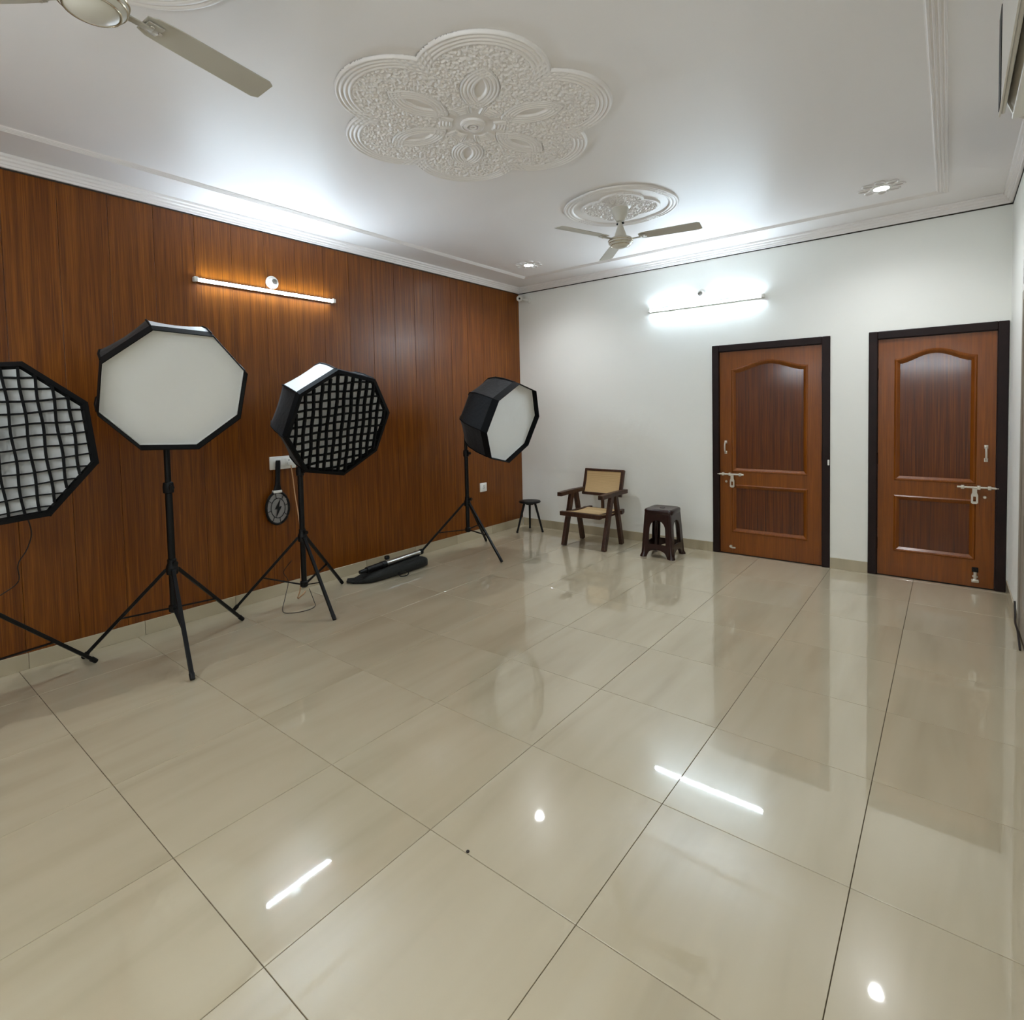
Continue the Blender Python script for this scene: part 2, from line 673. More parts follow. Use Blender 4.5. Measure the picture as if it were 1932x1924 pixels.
def make_door(num, X0, X1, hw_left, label):
    root = thing('door_%d' % num, label, None, ((X0 + X1) / 2, 0, 0))
    tag(root, kind='structure')
    inv = Matrix.Translation((-(X0 + X1) / 2, 0, 0))
    FWD, YF = 0.066, -0.012

    def P(name, me, m, par=None):
        if par is None:
            xf(me, inv)
            return link(name, me, m, root)
        xf(me, inv)
        return link(name, me, m, par)

    def M_(mb, name, m, par=None, smooth=False):
        o = mb.build(name, m, par or root, smooth)
        o.data.transform(inv)
        return o
    # frame: three members, depth from y=-0.012 to 0.11 (stepped rebate)
    for nm, lo, hi in (('frame_post', (X0, YF, 0.0), (X0 + FWD, 0.11, DH)), ('frame_post', (X1 - FWD, YF, 0.0), (X1, 0.11, DH)),
                       ('frame_head', (X0 + FWD, YF, DH - FWD), (X1 - FWD, 0.11, DH))):
        mb = MB().box(lo, hi, 0.006)
        M_(mb, nm, m_frame)
    a, b = X0 + FWD + 0.003, X1 - FWD - 0.003
    zt, zb = DH - FWD - 0.004, 0.006
    W = b - a
    yl = 0.018            # front face of leaf
    st = 0.125            # stile
    ux0, ux1 = a + st, b - st
    U = (0.845, 1.86, 0.075)
    Lw = (0.232, 0.70)
    loops = [rect_loop(a, b, zb, zt), arch_loop(ux0, ux1, U[0], U[1], U[2]), rect_loop(ux0, ux1, Lw[0], Lw[1])]
    me = poly_mesh(loops, 0.034)
    xf(me, Matrix.Translation((0, yl + 0.017, 0)) @ TO_BACK)
    leaf = P('door_leaf', me, m_door)
    # mouldings (sloped rings) and veneer panels
    for nm, lp_o, lp_i in (('upper', arch_loop(ux0, ux1, U[0], U[1], U[2]), arch_loop(ux0 + 0.03, ux1 - 0.03, U[0] + 0.03, U[1] - 0.03, U[2])),
                           ('lower', rect_loop(ux0, ux1, Lw[0], Lw[1]), rect_loop(ux0 + 0.03, ux1 - 0.03, Lw[0] + 0.03, Lw[1] - 0.03))):
        # raised bead round the opening
        mid = [((p[0] * 2 + q[0]) / 3, (p[1] * 2 + q[1]) / 3) for p, q in zip(lp_o, lp_i)]
        out = []
        cxm = sum(p[0] for p in lp_o) / len(lp_o)
        czm = (min(p[1] for p in lp_o) + max(p[1] for p in lp_o)) / 2
        for p, q in zip(lp_o, lp_i):
            out.append((p[0] - (q[0] - p[0]) * 0.35, p[1] - (q[1] - p[1]) * 0.35))
        mb = MB()
        rings = []
        for lp, y in ((out, yl + 0.001), (lp_o, yl - 0.008), (mid, yl - 0.004), (lp_i, yl + 0.014)):
            rings.append([(p[0], y, p[1]) for p in lp])
        mb.loft(rings, cap=False)
        M_(mb, 'panel_moulding', m_door, leaf)
        me = poly_mesh([lp_i], 0.010)
        xf(me, Matrix.Translation((0, yl + 0.017, 0)) @ TO_BACK)
        P('panel_veneer', me, m_veneer, leaf)
    # hardware
    s = 1 if hw_left else -1
    e = a if hw_left else b          # closing edge
    hx = e + s * 0.058
    mb = MB()
    mb.tube(smoothpath([(hx, yl, 1.135), (hx, yl - 0.03, 1.125), (hx, yl - 0.038, 1.085), (hx, yl - 0.03, 1.045), (hx, yl, 1.035)], 6), 0.0075)
    mb.box((hx - 0.012, yl - 0.005, 1.122), (hx + 0.012, yl + 0.001, 1.152), 0.002).box((hx - 0.012, yl - 0.005, 1.018), (hx + 0.012, yl + 0.001, 1.048), 0.002)
    M_(mb, 'pull_handle', m_hard, leaf, True)
    mb = MB()
    mb.cyl((e - s * 0.02, yl - 0.022, 0.812), (e + s * 0.235, yl - 0.022, 0.812), 0.0085)
    for dx in (0.035, 0.10, 0.20):
        mb.box((e + s * dx - 0.011, yl - 0.032, 0.797), (e + s * dx + 0.011, yl + 0.001, 0.827), 0.003)
    bolt = M_(mb, 'sliding_bolt', m_hard, leaf, True)
    hz = e + s * 0.125
    me = poly_mesh([[(hz - 0.014, 0.815), (hz + 0.014, 0.815), (hz + 0.015, 0.77), (hz + 0.022, 0.75), (hz + 0.022, 0.69), (hz + 0.012, 0.68), (hz - 0.012, 0.68), (hz - 0.022, 0.69), (hz - 0.022, 0.75), (hz - 0.015, 0.77)],
                    [(hz - 0.009, 0.70), (hz + 0.009, 0.70), (hz + 0.009, 0.74), (hz - 0.009, 0.74)]], 0.006)
    xf(me, Matrix.Translation((0, yl - 0.024, 0)) @ TO_BACK)
    P('hasp', me, m_hard, leaf)
    mb = MB().lathe([(0, 0.0), (0.013, 0.0), (0.013, 0.004), (0.009, 0.014), (0, 0.016)], 16, Matrix.Translation((e + s * 0.062, yl, 0.735)) @ Matrix.Rotation(math.pi / 2, 4, 'X'))
    M_(mb, 'lock_cylinder', m_hard, leaf, True)
    # door stop near the foot of the leaf
    sx = e + s * 0.115
    if not hw_left:
        mb = MB().box((sx - 0.02, yl - 0.006, 0.125), (sx + 0.02, yl + 0.001, 0.165), 0.003).cyl((sx, yl - 0.02, 0.145), (sx, yl, 0.145), 0.012)
        M_(mb, 'stop_plate', m_blackplast, leaf, True)
        mb = MB().cyl((sx, yl - 0.016, 0.06), (sx, yl - 0.016, 0.13), 0.011).box((sx - 0.024, yl - 0.03, 0.045), (sx + 0.024, yl + 0.001, 0.072), 0.006).box((sx - 0.018, yl - 0.02, 0.085), (sx + 0.018, yl + 0.001, 0.10), 0.004)
        M_(mb, 'door_stop', m_hard, leaf, True)
    else:
        mb = MB().cyl((sx - 0.01, yl - 0.018, 0.075), (sx - 0.01, yl, 0.075), 0.013).box((sx - 0.006, yl - 0.012, 0.055), (sx + 0.035, yl + 0.001, 0.07), 0.004)
        M_(mb, 'door_stop', m_hard, leaf, True)
    # hinges on the other edge
    oe = b if hw_left else a
    for z in (0.28, 1.02, 1.75):
        mb = MB().cyl((oe + s * 0.004, yl - 0.006, z - 0.05), (oe + s * 0.004, yl - 0.006, z + 0.05), 0.006)
        M_(mb, 'hinge', m_frame, leaf, True)
    return root


make_door(1, D1[0], D1[1], True, 'brown panelled door with bolt on its left edge')
make_door(2, D2[0], D2[1], False, 'brown panelled door with bolt on its right edge by the corner')
MB().box((3.518, -0.030, 0.945), (3.532, -0.0115, 0.995), 0.004).build('strike_plate', m_whiteplast, bpy.data.objects['door_1']).location = (-(D1[0] + D1[1]) / 2, 0, 0)

# door 3 and ventilator in the right wall opening (seen edge-on)
d3 = tag(thing('door_3', 'taupe painted door in the right wall', None, (XR, (OY0 + OY1) / 2, 0)), kind='structure')
iv = Matrix.Translation((-XR, -(OY0 + OY1) / 2, 0))
for lo, hi in (((XR - 0.004, OY1 - 0.06, 0), (XR + 0.1, OY1, 2.2)), ((XR - 0.004, OY0, 0), (XR + 0.1, OY0 + 0.06, 2.2)), ((XR - 0.004, OY0 + 0.06, 2.14), (XR + 0.1, OY1 - 0.06, 2.2))):
    MB().box(lo, hi, 0.003).build('frame_member', m_taupe, d3).data.transform(iv)
me = poly_mesh([rect_loop(OY0 + 0.063, OY1 - 0.063, 0.005, 2.137), rect_loop(OY0 + 0.18, OY1 - 0.18, 0.95, 1.95), rect_loop(OY0 + 0.18, OY1 - 0.18, 0.2, 0.78)], 0.03)
xf(me, iv @ Matrix.Translation((XR + 0.02, 0, 0)) @ TO_SIDE)
lf = link('door_leaf', me, m_taupe, d3)
for z0, z1 in ((0.95, 1.95), (0.2, 0.78)):
    MB().box((XR + 0.018, OY0 + 0.175, z0 - 0.005), (XR + 0.03, OY1 - 0.175, z1 + 0.005)).build('panel_veneer', m_taupe, lf).data.transform(iv)
w1 = tag(thing('window_1', 'bluish glass ventilator above the taupe door', None, (XR, (OY0 + OY1) / 2, 2.2)), kind='structure')
iv = Matrix.Translation((-XR, -(OY0 + OY1) / 2, -2.2))
ym = (OY0 + OY1) / 2
for lo, hi in (((XR - 0.004, OY1 - 0.04, 2.2), (XR + 0.08, OY1, OZ)), ((XR - 0.004, OY0, 2.2), (XR + 0.08, OY0 + 0.04, OZ)), ((XR - 0.004, OY0 + 0.04, OZ - 0.04), (XR + 0.08, OY1 - 0.04, OZ)),
               ((XR - 0.004, OY0 + 0.04, 2.2), (XR + 0.08, OY1 - 0.04, 2.24)), ((XR + 0.004, ym - 0.015, 2.24), (XR + 0.03, ym + 0.015, OZ - 0.04)), ((XR + 0.004, OY0 + 0.04, 2.58), (XR + 0.03, OY1 - 0.04, 2.61))):
    MB().box(lo, hi, 0.002).build('window_frame', m_ceil, w1).data.transform(iv)
for ya, yb in ((OY0 + 0.04, ym - 0.015), (ym + 0.015, OY1 - 0.04)):
    for za, zb in ((2.24, 2.58), (2.61, OZ - 0.04)):
        MB().box((XR + 0.012, ya, za), (XR + 0.018, yb, zb)).build('pane', m_glass, w1).data.transform(iv)


# ================================================================== CEILING ORNAMENTS
def medallion(name, label, cx, cy, R, a0, n_lobe, N, style, drop=0.016):
    """raised plaster rosette: relief height field cut into rim / field / loop / hub parts"""
    root = thing(name, label, 'ceiling medallion', (cx, cy, ZC), 'plaster ceiling medallions')
    xs = np.linspace(-R * 1.01, R * 1.01, N)
    X, Y = np.meshgrid(xs, xs, indexing='ij')
    th = np.arctan2(Y, X)
    rr = np.hypot(X, Y)
    sec = 2 * math.pi / n_lobe
    la = (th - a0 + sec / 2) % sec - sec / 2       # angle from nearest lobe axis
    u, v = rr * np.cos(la), rr * np.sin(la)        # along / across the lobe axis
    sR = R / 0.75

    def ridges(d, wdt, n):
        return np.abs(np.sin(np.pi * n * np.clip(d / wdt, 0, 1))) ** 0.7
    rng = np.random.RandomState(3)
    # blotchy stipple on a 9 mm lattice, smoothly interpolated
    K = int(2.02 * R / 0.009) + 3
    base = rng.rand(K, K)
    gx_ = (X + R * 1.01) / 0.009
    gy_ = (Y + R * 1.01) / 0.009
    i0, j0 = np.floor(gx_).astype(int), np.floor(gy_).astype(int)
    fx_, fy_ = gx_ - i0, gy_ - j0
    fx_, fy_ = fx_ * fx_ * (3 - 2 * fx_), fy_ * fy_ * (3 - 2 * fy_)
    noise = (base[i0, j0] * (1 - fx_) * (1 - fy_) + base[i0 + 1, j0] * fx_ * (1 - fy_) + base[i0, j0 + 1] * (1 - fx_) * fy_ + base[i0 + 1, j0 + 1] * fx_ * fy_)
    stip = (noise - noise.min()) / (noise.max() - noise.min())
    stip = np.clip((stip - 0.3) * 2.4, 0, 1)
    part = np.zeros((N, N), int)
    hgt = np.zeros((N, N))
    if style == 'petal':
        dl, rl = 0.425 * sR, 0.325 * sR
        sd = rl - np.hypot(u - dl, v)              # >0 inside lobe
        sd = np.maximum(sd, 0.40 * sR - rr)
        inside = sd > 0
        band = 0.085 * sR
        rim = inside & (sd < band) & (rr > 0.42 * sR)
        fieldm = inside & ~rim
        hgt = np.where(fieldm, 0.45 + 0.5 * stip, 0)
        hr = 0.45 + 0.55 * ridges(sd, band, 4)
        # woven squares where two lobes meet
        joint = rim & (np.abs(la) > 0.39)
        tgrid = 0.45 + 0.55 * np.maximum(ridges(sd, band, 4), np.abs(np.sin((np.abs(la) - 0.39) * 70))) * 0.9
        hgt = np.where(rim, hr, hgt)
        hgt = np.where(joint, tgrid, hgt)
        part[fieldm] = 1
        part[rim] = 2
        c, s_, rho = 0.335 * sR, 0.112 * sR, 0.212 * sR
        d1 = rho - np.hypot(u - c, v - s_)
        d2 = rho - np.hypot(u - c, v + s_)
        din = np.minimum(d1, d2)
        loop = inside & (din > 0)
        rib = 0.072 * sR
        over = np.where(u > c, d1 < d2, d1 > d2)
        hl = np.where(din < rib, 0.5 + 0.5 * ridges(din, rib, 4), 0.3)
        # woven crossings at both ends of the loop
        endz = (np.abs(d1 - d2) < 0.0)
        hl = np.where((d1 < rib) & (d2 < rib), 0.55 + 0.45 * np.maximum(ridges(d1, rib, 4), ridges(d2, rib, 4)), hl)
        hl = np.where(din < 0.006 * sR, 0.05, hl)
        hgt = np.where(loop, hl, hgt)
        part[loop] = 3
        hexr = rr * np.cos((la + sec / 2) % sec - sec / 2)
        ring = inside & (rr < 0.185 * sR) & (rr > 0.062 * sR) & ~loop
        weave = (rr > 0.115 * sR) & (np.abs(la) > 0.16)
        hgt = np.where(ring, np.where(weave, 0.45 + 0.55 * np.where(np.abs(la) > 0.36, ridges(rr - 0.115 * sR, 0.07 * sR, 4), np.abs(np.sin((np.abs(la) - 0.16) * 47))), 0.4), hgt)
        hub = rr < 0.062 * sR
        hh = 0.5 + 1.0 * np.abs(np.cos(rr / (0.062 * sR) * math.pi * 1.5))
        hgt = np.where(hub, np.where(rr < 0.012, 0.0, hh), hgt)
        part[ring | hub] = 4
    else:
        # interlaced ring rosette behind a fan
        dl, rl = 0.10 * R, 0.90 * R
        sd = rl - np.hypot(u - dl, v)
        inside = sd > 0
        band = 0.17 * R
        rim = inside & (sd < band)
        hgt = np.where(rim, 0.5 + 0.5 * ridges(sd, band, 3), 0.0)
        joint = rim & (np.abs(la) > sec / 2 - 0.13)
        hgt = np.where(joint, 0.55 + 0.45 * np.maximum(ridges(sd, band, 3), np.abs(np.sin(la * 45))), hgt)
        part[rim] = 2
        flat = inside & ~rim
        hgt = np.where(flat, 0.12, hgt)
        part[flat] = 1
        q = np.hypot(u - 0.30 * R, v)
        core = flat & (q < 0.34 * R)
        hgt = np.where(core, 0.45 + 0.55 * stip, hgt)
        part[core] = 3
        edge = flat & (np.abs(q - 0.36 * R) < 0.025 * R)
        hgt = np.where(edge, 1.0, hgt)
        part[edge] = 3
        hub = rr < 0.2 * R
        hgt = np.where(hub, 0.7 + 0.3 * np.cos(rr / (0.2 * R) * math.pi * 3), hgt)
        part[hub] = 4
    hgt = hgt * np.clip(sd / 0.007, 0, 1)
    Z = -0.0006 - drop * hgt
    # faces by part, then rim and loop pieces by lobe
    lobe = np.floor(((th - a0 + sec / 2) % (2 * math.pi)) / sec).astype(int) % n_lobe
    fi, fj = np.meshgrid(np.arange(N - 1), np.arange(N - 1), indexing='ij')
    fp = part[:-1, :-1]
    flb = lobe[:-1, :-1]
    jobs = [('stippled_field', fp == 1), ('hub_rosette', fp == 4)]
    for k in range(n_lobe):
        jobs.append(('petal_rim', (fp == 2) & (flb == k)))
        jobs.append(('woven_loop', (fp == 3) & (flb == k)))
    ids = np.arange(N * N).reshape(N, N)
    V = np.stack([X, Y, Z], -1).reshape(-1, 3)
    for nm, mk in jobs:
        ii, jj = np.nonzero(mk)
        if len(ii) == 0:
            continue
        q = np.stack([ids[ii, jj], ids[ii, jj + 1], ids[ii + 1, jj + 1], ids[ii + 1, jj]], -1)   # facing down
        uq, inv = np.unique(q.ravel(), return_inverse=True)
        me = bpy.data.meshes.new(nm)
        me.from_pydata(V[uq].tolist(), [], inv.reshape(-1, 4).tolist())
        me.update()
        link(nm, me, m_plaster, root, smooth=True)
    if style == 'petal':
        MB().lathe([(0, -0.004), (0.008, -0.004), (0.009, -0.024), (0.020, -0.026), (0.022, -0.008), (0.030, -0.008), (0.032, -0.026), (0.044, -0.024), (0.046, -0.010), (0.054, -0.010), (0.057, -0.022), (0.066, -0.018), (0.070, -0.002)], 40).build('hook_rosette', m_plaster, root, True)
    return root


medallion('ceiling_medallion', 'large six-petalled plaster medallion in the middle of the ceiling', 2.345, -3.435, 0.75, math.radians(-42), 6, 520, 'petal', drop=0.015)
medallion('ceiling_medallion', 'small ringed plaster medallion around the far ceiling fan', 2.36, -1.757, 0.44, math.radians(-60), 4, 280, 'ring', drop=0.013)
medallion('ceiling_medallion', 'ringed plaster medallion above the near ceiling fan, cut off by the top edge', 2.35, -5.15, 0.46, math.radians(-60), 4, 260, 'ring', drop=0.013)


# ================================================================== CEILING FANS
def blade_mesh(L0, L1, z, pitch):
    outline = []
    w0, w1 = 0.048, 0.060
    pts = [(L0, -0.034), (L0 + 0.03, -w0), (L0 + 0.10, -w0 - 0.006), (L1 - 0.02, -w1), (L1, -w1 + 0.012), (L1 + 0.004, w1 - 0.014), (L1 - 0.02, w1 - 0.002), (L0 + 0.10, w0 + 0.002), (L0 + 0.03, w0 - 0.002), (L0, 0.034)]
    me = poly_mesh([pts], 0.004)
    R = Matrix.Translation((0, 0, z)) @ Matrix.Rotation(pitch, 4, 'X')
    return xf(me, R)


def fan(label, cx, cy, a0, zb=2.82):
    root = thing('ceiling_fan', label, 'ceiling fan', (cx, cy, ZC), 'ivory three-blade ceiling fans')
    T = Matrix.Translation((0, 0, -ZC))

    def B(mb, nm, m, par=None, smooth=True):
        o = mb.build(nm, m, par or root, smooth)
        o.data.transform(T)
        return o
    B(MB().lathe([(0, ZC), (0.062, ZC - 0.001), (0.066, ZC - 0.02), (0.052, ZC - 0.075), (0.03, ZC - 0.112), (0.017, ZC - 0.115), (0, ZC - 0.115)]), 'ceiling_canopy', m_ivory)
    B(MB().cyl((0, 0, zb + 0.12), (0, 0, ZC - 0.1), 0.0125), 'down_rod', m_ivory)
    B(MB().cyl((-0.03, 0, ZC - 0.128), (0.03, 0, ZC - 0.128), 0.008), 'rod_pin', m_blackplast)
    B(MB().lathe([(0, zb + 0.135), (0.014, zb + 0.135), (0.022, zb + 0.10), (0.036, zb + 0.06), (0.046, zb + 0.03), (0.05, zb + 0.012), (0, zb + 0.012)]), 'lower_canopy', m_ivory)
    mo = B(MB().lathe([(0, zb + 0.018), (0.055, zb + 0.018), (0.085, zb + 0.006), (0.093, zb - 0.006), (0.093, zb - 0.02), (0.086, zb - 0.034), (0.066, zb - 0.05), (0.062, zb - 0.052), (0.05, zb - 0.06), (0.03, zb - 0.066), (0, zb - 0.067)]), 'motor_housing', m_ivory)
    for r_, z_ in ((0.0945, -0.012), (0.0895, -0.029), (0.0735, -0.0465)):
        pts = [(r_ * math.cos(2 * math.pi * k / 40), r_ * math.sin(2 * math.pi * k / 40), zb + z_) for k in range(40)]
        B(MB().tube(pts, 0.0032, 6, closed=True), 'trim_ring', m_fanring, mo)
    for k in range(3):
        a = a0 + k * 2 * math.pi / 3
        Rz = Matrix.Rotation(a, 4, 'Z')
        mb = MB().box((0.08, -0.013, zb - 0.010), (0.175, 0.013, zb - 0.004), 0.002).box((0.15, -0.03, zb - 0.003), (0.20, 0.03, zb + 0.001), 0.001)
        mb.b.transform(Rz)
        arm = B(mb, 'blade_arm', m_fanblade)
        me = blade_mesh(0.145, 0.60, zb + 0.004, math.radians(-9))
        me.transform(T @ Rz)
        bl = link('fan_blade', me, m_fanblade, root)
        for px, pyy in ((0.165, 0.018), (0.165, -0.018), (0.20, 0.0)):
            mb = MB().lathe([(0, 0.004), (0.006, 0.003), (0.0065, 0), (0, 0)], 10, Rz @ Matrix.Translation((px, pyy, zb - 0.004 + pyy * 0.16)) @ Matrix.Rotation(math.pi, 4, 'X'))
            B(mb, 'screw', m_hard, bl)
    return root


fan('ivory three-blade ceiling fan hanging near the back wall', 2.36, -1.757, math.radians(10))
fan('ivory three-blade ceiling fan cut off by the top left corner', 2.35, -5.15, math.radians(100), zb=2.79)


# ================================================================== LIGHTS OF THE ROOM
def tube_light(label, p, along, out, L=1.185, group='cool white LED tube lights', m_led=None):
    """p: centre on the wall; along/out: unit vectors"""
    a, o_ = Vector(along), Vector(out)
    R = Matrix((a, o_, Vector((0, 0, 1)))).transposed().to_4x4()
    R.translation = Vector(p)
    root = thing('tube_light', label, 'tube light', group=group, mtx=R)
    MB().box((-L / 2, 0.0, -0.0135), (L / 2, 0.024, 0.0135), 0.003).build('batten', m_whiteplast, root)
    MB().cyl((-L / 2 + 0.012, 0.0205, 0), (L / 2 - 0.012, 0.0205, 0), 0.0125, n=16).build('led_diffuser', m_led or m_tube, root, True)
    for s in (-1, 1):
        MB().box((s * (L / 2 - 0.012) - 0.014, 0.0, -0.018), (s * (L / 2 - 0.012) + 0.014, 0.046, 0.018), 0.005).build('end_cap', m_whiteplast, root, True)
    return root


def lamp_holder(label, p, out):
    q = Vector(out).to_track_quat('Z', 'Y').to_matrix().to_4x4()
    q.translation = Vector(p)
    root = thing('lamp_holder', label, 'lamp holder', group='round white wall lamp holders', mtx=q)
    MB().lathe([(0, 0), (0.052, 0), (0.052, 0.008), (0.046, 0.014), (0, 0.014)], 28).build('base_plate', m_whiteplast, root, True)
    MB().lathe([(0.034, 0.012), (0.031, 0.04), (0.027, 0.05), (0.021, 0.05), (0.020, 0.02), (0, 0.02)], 24).build('socket_cup', m_whiteplast, root, True)
    MB().cyl((-0.006, 0, 0.02), (-0.006, 0, 0.034), 0.0025, n=8).cyl((0.006, 0, 0.02), (0.006, 0, 0.034), 0.0025, n=8).build('contact_pins', m_chrome, root)
    return root


tube_light('glowing LED tube light on the wood panelled wall', (0.0, -3.356, 2.522), (0, -1, 0), (1, 0, 0))
tube_light('glowing LED tube light on the white back wall', (2.39, 0.0, 2.552), (1, 0, 0), (0, -1, 0))
tube_light('LED tube light on the rear wall right behind the viewer', (4.05, YR, 2.2), (-1, 0, 0), (0, 1, 0), m_led=m_tube_rear)
tube_light('LED tube light in the middle of the rear wall behind the viewer', (2.2, YR, 2.2), (-1, 0, 0), (0, 1, 0), m_led=m_tube_rear)
lamp_holder('round lamp holder above the tube light on the wood wall', (0.0, -3.335, 2.60), (1, 0, 0))
lamp_holder('round lamp holder above the tube light on the white wall', (2.374, 0.0, 2.655), (0, -1, 0))


def downlight(label, x, y):
    root = thing('downlight', label, 'ceiling light', (x, y, ZC), 'recessed ceiling spotlights')
    MB().lathe([(0.045, -0.001), (0.05, -0.012), (0.066, -0.010), (0.072, -0.001)], 32).build('trim_ring', m_whiteplast, root, True)
    MB().lathe([(0, -0.006), (0.03, -0.0055), (0.046, -0.004), (0.046, -0.001), (0, -0.001)], 32).build('lamp_lens', m_spot, root)
    ld = bpy.data.lights.new('spot_beam', 'SPOT')
    ld.energy = SPOT_WATT
    ld.color = SPOT_COL
    ld.spot_size = math.radians(145)
    ld.spot_blend = 1.0
    ld.shadow_soft_size = 0.035
    lo = bpy.data.objects.new('spot_beam', ld)
    COL.objects.link(lo)
    lo.parent = root
    lo.location = (0, 0, -0.016)
    # plaster leaf ornament round the lamp
    for k in range(8):
        a = k * math.pi / 4
        c, s = math.cos(a), math.sin(a)
        mb = MB()
        pts = []
        for i in range(14):
            t = 2 * math.pi * i / 14
            pr_, qr = 0.105 + 0.038 * math.cos(t), 0.030 * math.sin(t)
            pts.append((pr_ * c - qr * s, pr_ * s + qr * c, -0.004))
        mb.tube(pts, 0.006, 6, closed=True)
        mb.build('plaster_leaf', m_plaster, root, True)
    return root


downlight('lit ceiling spotlight in the corner over the wood wall', 0.815, -0.875)
downlight('lit ceiling spotlight in front of the right door', 3.98, -0.83)
downlight('ceiling spotlight in the rear left corner behind the viewer', 0.815, -6.0)
downlight('ceiling spotlight in the rear right corner behind the viewer', 3.98, -6.0)


# ================================================================== LIGHT STANDS
def light_stand(label, c, ang, ztop, zlow=0.25, zcol=0.545, R=0.535, rs=(0.021, 0.018, 0.0145)):
    cx, cy = c
    root = thing('light_stand', label, 'light stand', (cx, cy, 0), 'black tripod light stands')
    z1 = zcol + 0.52
    MB().cyl((0, 0, zlow), (0, 0, z1), rs[0]).build('lower_tube', m_blackmetal, root, True)
    MB().cyl((0, 0, z1 - 0.02), (0, 0, min(ztop, z1 + 0.5)), rs[1]).build('middle_tube', m_blackmetal, root, True)
    MB().cyl((0, 0, min(ztop, z1 + 0.5) - 0.05), (0, 0, ztop), rs[2]).build('upper_tube', m_blackmetal, root, True)
    col = MB().lathe([(0.0215, zcol - 0.045), (0.033, zcol - 0.04), (0.035, zcol - 0.01), (0.033, zcol + 0.012), (0.026, zcol + 0.03), (0.026, zcol + 0.055), (0.0215, zcol + 0.058)], 24).build('leg_collar', m_blackplast, root, True)
    MB().cyl((0.02, 0, zcol + 0.035), (0.055, 0, zcol + 0.035), 0.007).cyl((0.05, 0, zcol + 0.035), (0.062, 0, zcol + 0.035), 0.016, n=10).build('clamp_knob', m_blackplast, col, True)
    c2 = MB().lathe([(rs[1], z1 - 0.04), (0.03, z1 - 0.035), (0.032, z1), (0.028, z1 + 0.03), (rs[1], z1 + 0.034)], 24).build('tube_collar', m_blackplast, root, True)
    MB().cyl((0.02, 0, z1), (0.05, 0, z1), 0.006).cyl((0.045, 0, z1), (0.06, 0, z1), 0.015, n=10).build('clamp_knob', m_blackplast, c2, True)
    MB().lathe([(0, zlow - 0.025), (0.02, zlow - 0.025), (0.030, zlow - 0.015), (0.030, zlow + 0.02), (0.0215, zlow + 0.028)], 24).build('brace_collar', m_blackplast, root, True)
    for k in range(3):
        a = math.radians(ang) + k * 2 * math.pi / 3
        d = Vector((math.cos(a), math.sin(a), 0))
        t = Vector((-d.y, d.x, 0))
        top = d * 0.036 + Vector((0, 0, zcol - 0.012))
        foot = d * R + Vector((0, 0, 0.012))
        lg = MB().bar(top, foot, 0.024, 0.020, 0.004, upv=(0, 0, 1)).build('leg', m_blackmetal, root)
        dr = (foot - top).normalized()
        MB().cyl(foot - dr * 0.03, foot + dr * 0.006, 0.0155, 0.014, n=14).build('rubber_foot', m_blackplast, lg, True)
        MB().cyl(top - t * 0.016, top + t * 0.016, 0.008, n=10).build('hinge_pin', m_blackmetal, lg, True)
        pm = top.lerp(foot, 0.56)
        low = d * 0.028 + Vector((0, 0, zlow))
        MB().bar(low, pm + Vector((0, 0, -0.004)), 0.022, 0.007, 0.002, upv=(0, 0, 1)).build('brace', m_blackmetal, root)
    return root


SB = {  # octabox: centre of the front, azimuth, elevation, roll, circumradius, depth, pole
    's1': dict(c=(0.738, -5.193, 1.400), az=-8.7, el=7.0, ro=252.8, R=0.422, D=0.30, pole=(0.400, -5.210)),
    's2': dict(c=(0.809, -4.399, 1.674), az=-9.5, el=-24.7, ro=289.6, R=0.393, D=0.30, pole=(0.470, -4.340)),
    's3': dict(c=(0.800, -3.288, 1.438), az=-3.15, el=-18.7, ro=191.8, R=0.424, D=0.40, pole=(0.360, -3.360)),
    's4': dict(c=(0.913, -1.380, 1.383), az=2.3, el=-18.0, ro=144.76, R=0.422, D=0.44, pole=(0.386, -1.471)),
}


